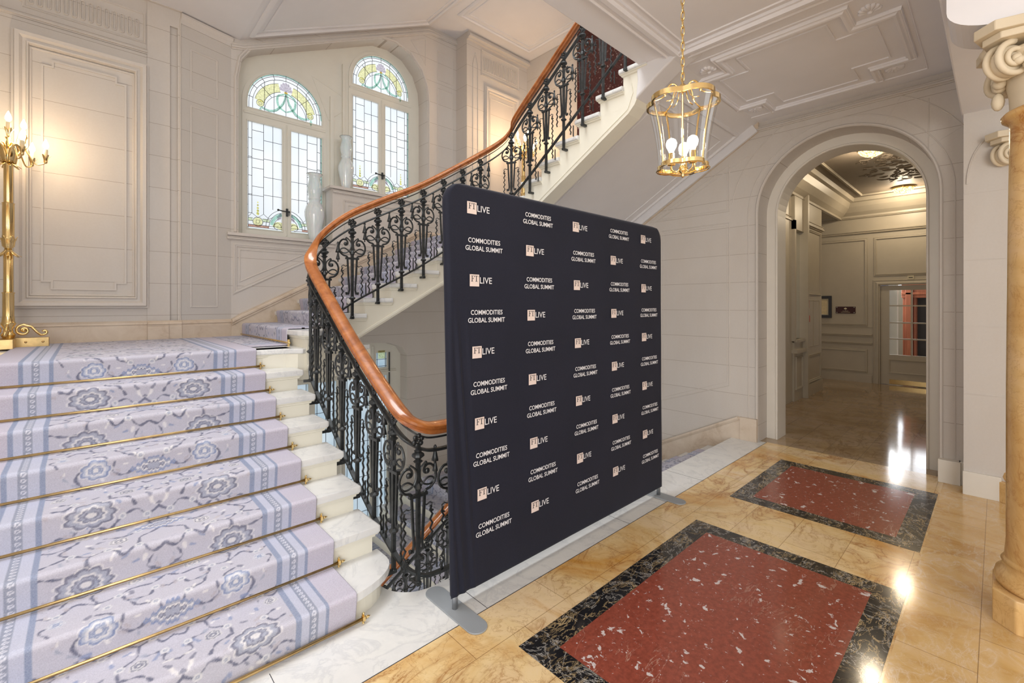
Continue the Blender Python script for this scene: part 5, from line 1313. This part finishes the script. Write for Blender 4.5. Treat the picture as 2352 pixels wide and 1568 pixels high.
# ------------------------------------------------------------------ hall beyond the arch
HXB = 11.75
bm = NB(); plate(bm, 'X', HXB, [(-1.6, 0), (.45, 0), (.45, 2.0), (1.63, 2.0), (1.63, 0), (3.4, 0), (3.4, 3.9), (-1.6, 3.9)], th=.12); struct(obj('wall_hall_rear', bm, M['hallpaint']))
bm = NB()
hm = lambda p, wd, h, k='ogee', cl_=True: moulding(bm, 'X', HXB, p, wd, h, k, closed=cl_)
hm(rect(1.86, 2.9, 1.19, 2.95), .05, .022); hm(rect(.40, 1.71, 2.21, 2.95), .05, .022); hm(rect(1.86, 2.9, .22, .66), .05, .02)
hm([(1.76, .97), (3.3, .97)], .06, .035, 'ogee', False); hm([(1.76, .80), (3.3, .80)], .05, .03, 'ogee', False); hm([(1.76, 1.14), (3.3, 1.14)], .012, .01, 'bead', False)
hm([(-1.5, 3.11), (3.3, 3.11)], .07, .05, 'ogee', False); hm([(-1.5, 3.42), (3.3, 3.42)], .05, .05, 'ogee', False); hm([(3.3, .07), (1.76, .07)], .16, .02, 'flat', False)
hm([(1.69, -.0), (1.69, 2.05), (.38, 2.05)], .11, .04, 'ogee', False)
struct(obj('trim_hall_rear', bm, M['hallpaint']))
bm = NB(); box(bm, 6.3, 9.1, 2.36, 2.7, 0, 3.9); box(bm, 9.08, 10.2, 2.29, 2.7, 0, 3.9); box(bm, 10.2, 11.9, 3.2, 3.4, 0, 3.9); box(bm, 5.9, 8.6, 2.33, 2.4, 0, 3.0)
struct(obj('wall_hall_left', bm, M['hallpaint']))
bm = NB(); yy = 2.29
moulding(bm, 'Y', yy, rect(9.2, 10.08, 1.80, 2.92), .05, .022); moulding(bm, 'Y', yy, rect(9.2, 10.08, .24, .70), .05, .02); moulding(bm, 'Y', yy, rect(9.2, 9.62, .86, 1.68), .012, .006, 'bead'); moulding(bm, 'Y', yy, rect(9.64, 10.02, .86, 1.68), .012, .006, 'bead')
moulding(bm, 'Y', yy, [(9.09, .10), (10.2, .10)], .20, .025, 'flat', closed=False); moulding(bm, 'Y', yy, [(9.09, 3.02), (10.2, 3.02)], .1, .05, closed=False)
box(bm, 9.02, 9.09, 2.22, 2.40, 0, 3.9); box(bm, 8.55, 9.02, 2.26, 2.37, .98, 1.02); box(bm, 8.55, 9.02, 2.30, 2.37, 0, 1.0); moulding(bm, 'Y', 2.30, rect(8.62, 8.97, .2, .72), .03, .02); box(bm, 8.50, 9.04, 2.24, 2.37, .80, .86); box(bm, 8.5, 8.58, 2.28, 2.38, 1.0, 3.0); box(bm, 8.5, 9.04, 2.28, 2.38, 2.85, 3.9); box(bm, 5.95, 8.58, 2.335, 2.42, 0, 3.9)
moulding(bm, 'Y', 2.36, [(6.3, 3.02), (9.05, 3.02)], .1, .05, closed=False)
struct(obj('trim_hall_left', bm, M['hallpaint']))
bm = NB(); box(bm, 8.58, 9.02, 2.345, 2.355, 1.03, 2.85); tag(obj('wall_mirror', bm, M['mirror']), 'narrow tall mirror between painted pilasters seen through the arch', 'mirror')
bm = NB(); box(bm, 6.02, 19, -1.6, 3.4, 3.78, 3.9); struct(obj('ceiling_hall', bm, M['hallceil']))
bm = NB(); box(bm, 6.02, 11.9, -1.7, -1.6, 0, 3.9); struct(obj('wall_hall_right', bm, M['hallpaint']))
bm = NB()
sweep(bm, [(6.02, 2.32, 3.40), (HXB - .01, 2.32, 3.40)], [(0, 0), (-.05, .0), (-.05, .04), (-.12, .10), (-.2, .2), (-.24, .30), (-.30, .31), (-.32, .38), (0, .38)])
sweep(bm, [(HXB, 3.2, 3.42), (HXB, -1.6, 3.42)], [(0, 0), (-.05, .0), (-.05, .04), (-.12, .10), (-.2, .2), (-.24, .28), (-.30, .29), (-.32, .36), (0, .36)])
moulding(bm, 'Z', 3.78, rect(6.5, 11.2, -1.2, 1.85), .05, .03); struct(obj('trim_hall_cornice', bm, M['hallpaint']))
# plaster relief medallion on the hall ceiling
bm = NB(); rngm = random.Random(2)
for i in range(150):
    a = rngm.uniform(0, 2 * PI); q = math.sqrt(rngm.random()); cx_, cy_ = 9.35 + 1.15 * q * math.cos(a), .95 + .62 * q * math.sin(a); aa = rngm.uniform(0, PI); L = rngm.uniform(.05, .12)
    tube(bm, [(cx_ + L * (t - .5) * 2 * math.cos(aa + (t - .5)), cy_ + L * (t - .5) * 2 * math.sin(aa + (t - .5)), 3.777) for t in (0, .25, .5, .75, 1)], [.004, .010, .012, .008, .004], 5)
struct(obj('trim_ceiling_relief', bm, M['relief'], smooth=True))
# crystal ceiling lights
def clight(x, y, label):
    r = empty('ceiling_light', (x, y, 3.78)); tag(r, label, 'ceiling light', 'crystal bowl lights in the hall')
    b = NB(); lathe(b, [(.15, -.035), (.17, -.03), (.175, -.012), (.16, 0)], sides=32); obj('metal_rim', b, M['brass'], r, smooth=True)
    b = NB(); lathe(b, [(.0, -.13), (.05, -.125), (.10, -.105), (.14, -.075), (.16, -.04)], sides=32); obj('glass_bowl', b, M['crystal'], r, smooth=True)
    b = NB(); ball(b, (0, 0, -.135), .012); obj('finial', b, M['brass'], r)
    point('hall_light', (x, y, 3.58), 26, (1, .82, .58), .1)
clight(7.95, 1.19, 'lit crystal bowl light on the hall ceiling just under the crown of the arch'); clight(11.0, 1.19, 'lit crystal bowl light on the hall ceiling near the glazed door')
# glazed door
d = empty('door_2', (HXB + .02, 1.04, 0)); struct(d)
PY = [(1.49, 1.165), (1.140, .815), (.79, .59)]; PZ = [(.605, .910), (.935, 1.232), (1.257, 1.570), (1.595, 1.894)]
b = NB(); plate(b, 'X', 0, [(-.54, .008), (.585, .008), (.585, 1.99), (-.54, 1.99)], [[(a - 1.04, z0), (c - 1.04, z0), (c - 1.04, z1), (a - 1.04, z1)] for a, c in PY for z0, z1 in PZ], th=.045)
moulding(b, 'X', 0, [(.45, .25), (-.42, .25), (-.42, .50), (.45, .50)], .03, .014); o = obj('door_leaf', b, M['hallpaint'], d)
for a, c in PY:
    for z0, z1 in PZ:
        q = NB(); q.faces.new([q.verts.new((.022, y_ - 1.04, z_)) for y_, z_ in ((a, z0), (c, z0), (c, z1), (a, z1))]); obj('pane', q, M['glass'], o)
b = NB(); box(b, -.008, -.001, -.42, .45, .02, .11); obj('kick_plate', b, M['brass'], o)
# things on the hall walls
r = empty('framed_picture', (HXB - .002, 2.62, 1.56)); tag(r, 'dark framed notice half hidden behind the hall pier', 'picture')
b = NB(); plate(b, 'X', -.03, rect(-.17, .115 * -1 + .225, -.24, .235)[::1], [rect(-.115, .06, -.18, .175)], th=.03); obj('frame', b, M['picframe'], r)
b = NB(); box(b, -.012, -.004, -.118, .063, -.183, .178); obj('print_sheet', b, M['paper'], r)
b = NB()
for k in range(10): box(b, -.0135, -.012, -.09, .03, -.15 + .03 * k, -.14 + .03 * k)
obj('text_lines', b, M['brass_old'], r)
r = empty('wall_plaque', (HXB - .002, 2.206, 1.492)); tag(r, 'small dark rectangular plaque with tree emblem on the hall wall', 'plaque')
b = NB(); box(b, -.012, 0, -.172, .172, -.072, .072); obj('plate', b, M['plaque'], r, bevel=.003)
b = NB(); lathe(b, [(.001, 0), (.028, .002), (.024, .022), (.001, .034)], (-.013, 0, .015), 14); box(b, -.014, -.012, -.004, .004, -.006, .018); box(b, -.014, -.012, -.05, .05, -.025, -.018); box(b, -.014, -.012, -.08, .08, -.05, -.043); obj('emblem', b, M['paper'], r)
for sy in (-1, 1):
    for sz in (-1, 1): b = NB(); ball(b, (-.014, sy * .15, sz * .055), .011, .4, 1, 1, 8); obj('screw', b, M['steel'], r)
r = empty('wall_sensor', (HXB - .002, 1.16, 2.135)); tag(r, 'small beige sensor box with black slot above the glazed door', 'sensor')
b = NB(); box(b, -.03, 0, -.05, .05, -.035, .035); obj('housing', b, M['paper'], r, bevel=.004)
b = NB(); box(b, -.032, -.029, -.03, .03, -.008, .006); obj('slot', b, M['dark'], r)
r = empty('fire_sign', (9.26, 2.288, 1.62)); tag(r, 'small pale sign with red markings on the hall pier', 'sign')
b = NB(); box(b, -.11, .11, -.004, 0, -.09, .08); obj('sign_plate', b, M['paper'], r)
b = NB(); plate(b, 'Y', -.0055, rect(-.10, .10, -.08, .07), [rect(-.085, -.01, -.065, .055), rect(.01, .085, -.065, .0), rect(.01, .085, .012, .055)], th=.002); obj('red_print', b, M['red'], r)
r = empty('cupboard_handle', (9.20, 2.288, 1.36)); tag(r, 'small red pull handle on the hall cupboard door', 'handle')
b = NB(); box(b, -.03, .03, -.02, 0, -.10, .10); obj('back_plate', b, M['plaque'], r, bevel=.004); b = NB(); tube(b, [(0, -.02, -.07), (0, -.045, -.05), (0, -.045, .05), (0, -.02, .07)], .008, 6); obj('grip', b, M['red'], r)
# room behind the glazed door
bm = NB(); box(bm, 18.9, 19, -1.6, 3.4, 0, 3.9); struct(obj('wall_far_room', bm, M['hallpaint']))
bm = NB(); plate(bm, 'Y', 2.55, rect(11.9, 19, 0, 3.9), [rect(13.2, 16.2, 1.9, 3.6)], th=.1); struct(obj('wall_far_left', bm, M['cream']))
bm = NB(); box(bm, 13.2, 16.2, 2.62, 2.64, 1.9, 3.6); box(bm, 18.86, 18.89, .3, 2.9, 2.15, 3.75); struct(obj('window_4', bm, M['farwin']))
bm = NB(); box(bm, 14.6, 14.8, 1.70, 1.98, 0, 2.1); tag(obj('pilaster', bm, M['cream']), 'pale stone pilaster beyond the glazed door', 'pilaster')
bm = NB(); box(bm, 14.3, 14.55, 1.86, 2.05, .02, 2.1)
bb = obj('distant_backdrop', bm, M['bluebanner']); tag(bb, 'blue printed backdrop seen through the left panes of the glazed door', 'backdrop')
tS = text_mesh('LIVE', .09)
bm = NB()
for k in range(8):
    vs, fs, w_ = tS; V = [bm.verts.new((14.298, 2.03 - v[0] * .7, .35 + k * .3 + v[1])) for v in vs]
    for q in fs: bm.faces.new([V[i] for i in q])
obj('printed_logo', bm, M['print_white'], bb)
r = empty('wood_portal', (15.5, .8, 0)); tag(r, 'carved reddish wooden portal around a dark doorway beyond the glazed door', 'doorway')
b = NB(); box(b, -.1, .2, .62, .88, 0, 2.1); box(b, -.2, -.1, .68, .82, 0, 2.05); box(b, -.13, -.1, .64, .67, 0, 2.4); obj('jamb', b, M['orange'], r, bevel=.01)
b = NB(); box(b, -.1, .2, -1.4, -1.15, 0, 2.1); obj('jamb', b, M['orange'], r, bevel=.01)
b = NB(); box(b, -.15, .2, -1.4, .9, 1.78, 2.14); box(b, -.2, .2, -1.4, .9, 1.86, 1.92); box(b, -.22, .2, -1.4, .9, 2.05, 2.10); obj('lintel', b, M['orange'], r, bevel=.01)
b = NB(); box(b, .25, .3, -1.4, .9, 0, 2.1); obj('dark_opening', b, M['dark'], r)
inlay(13.2, 14.6, .2, 1.2); inlay(14.75, 15.3, .2, 1.2)
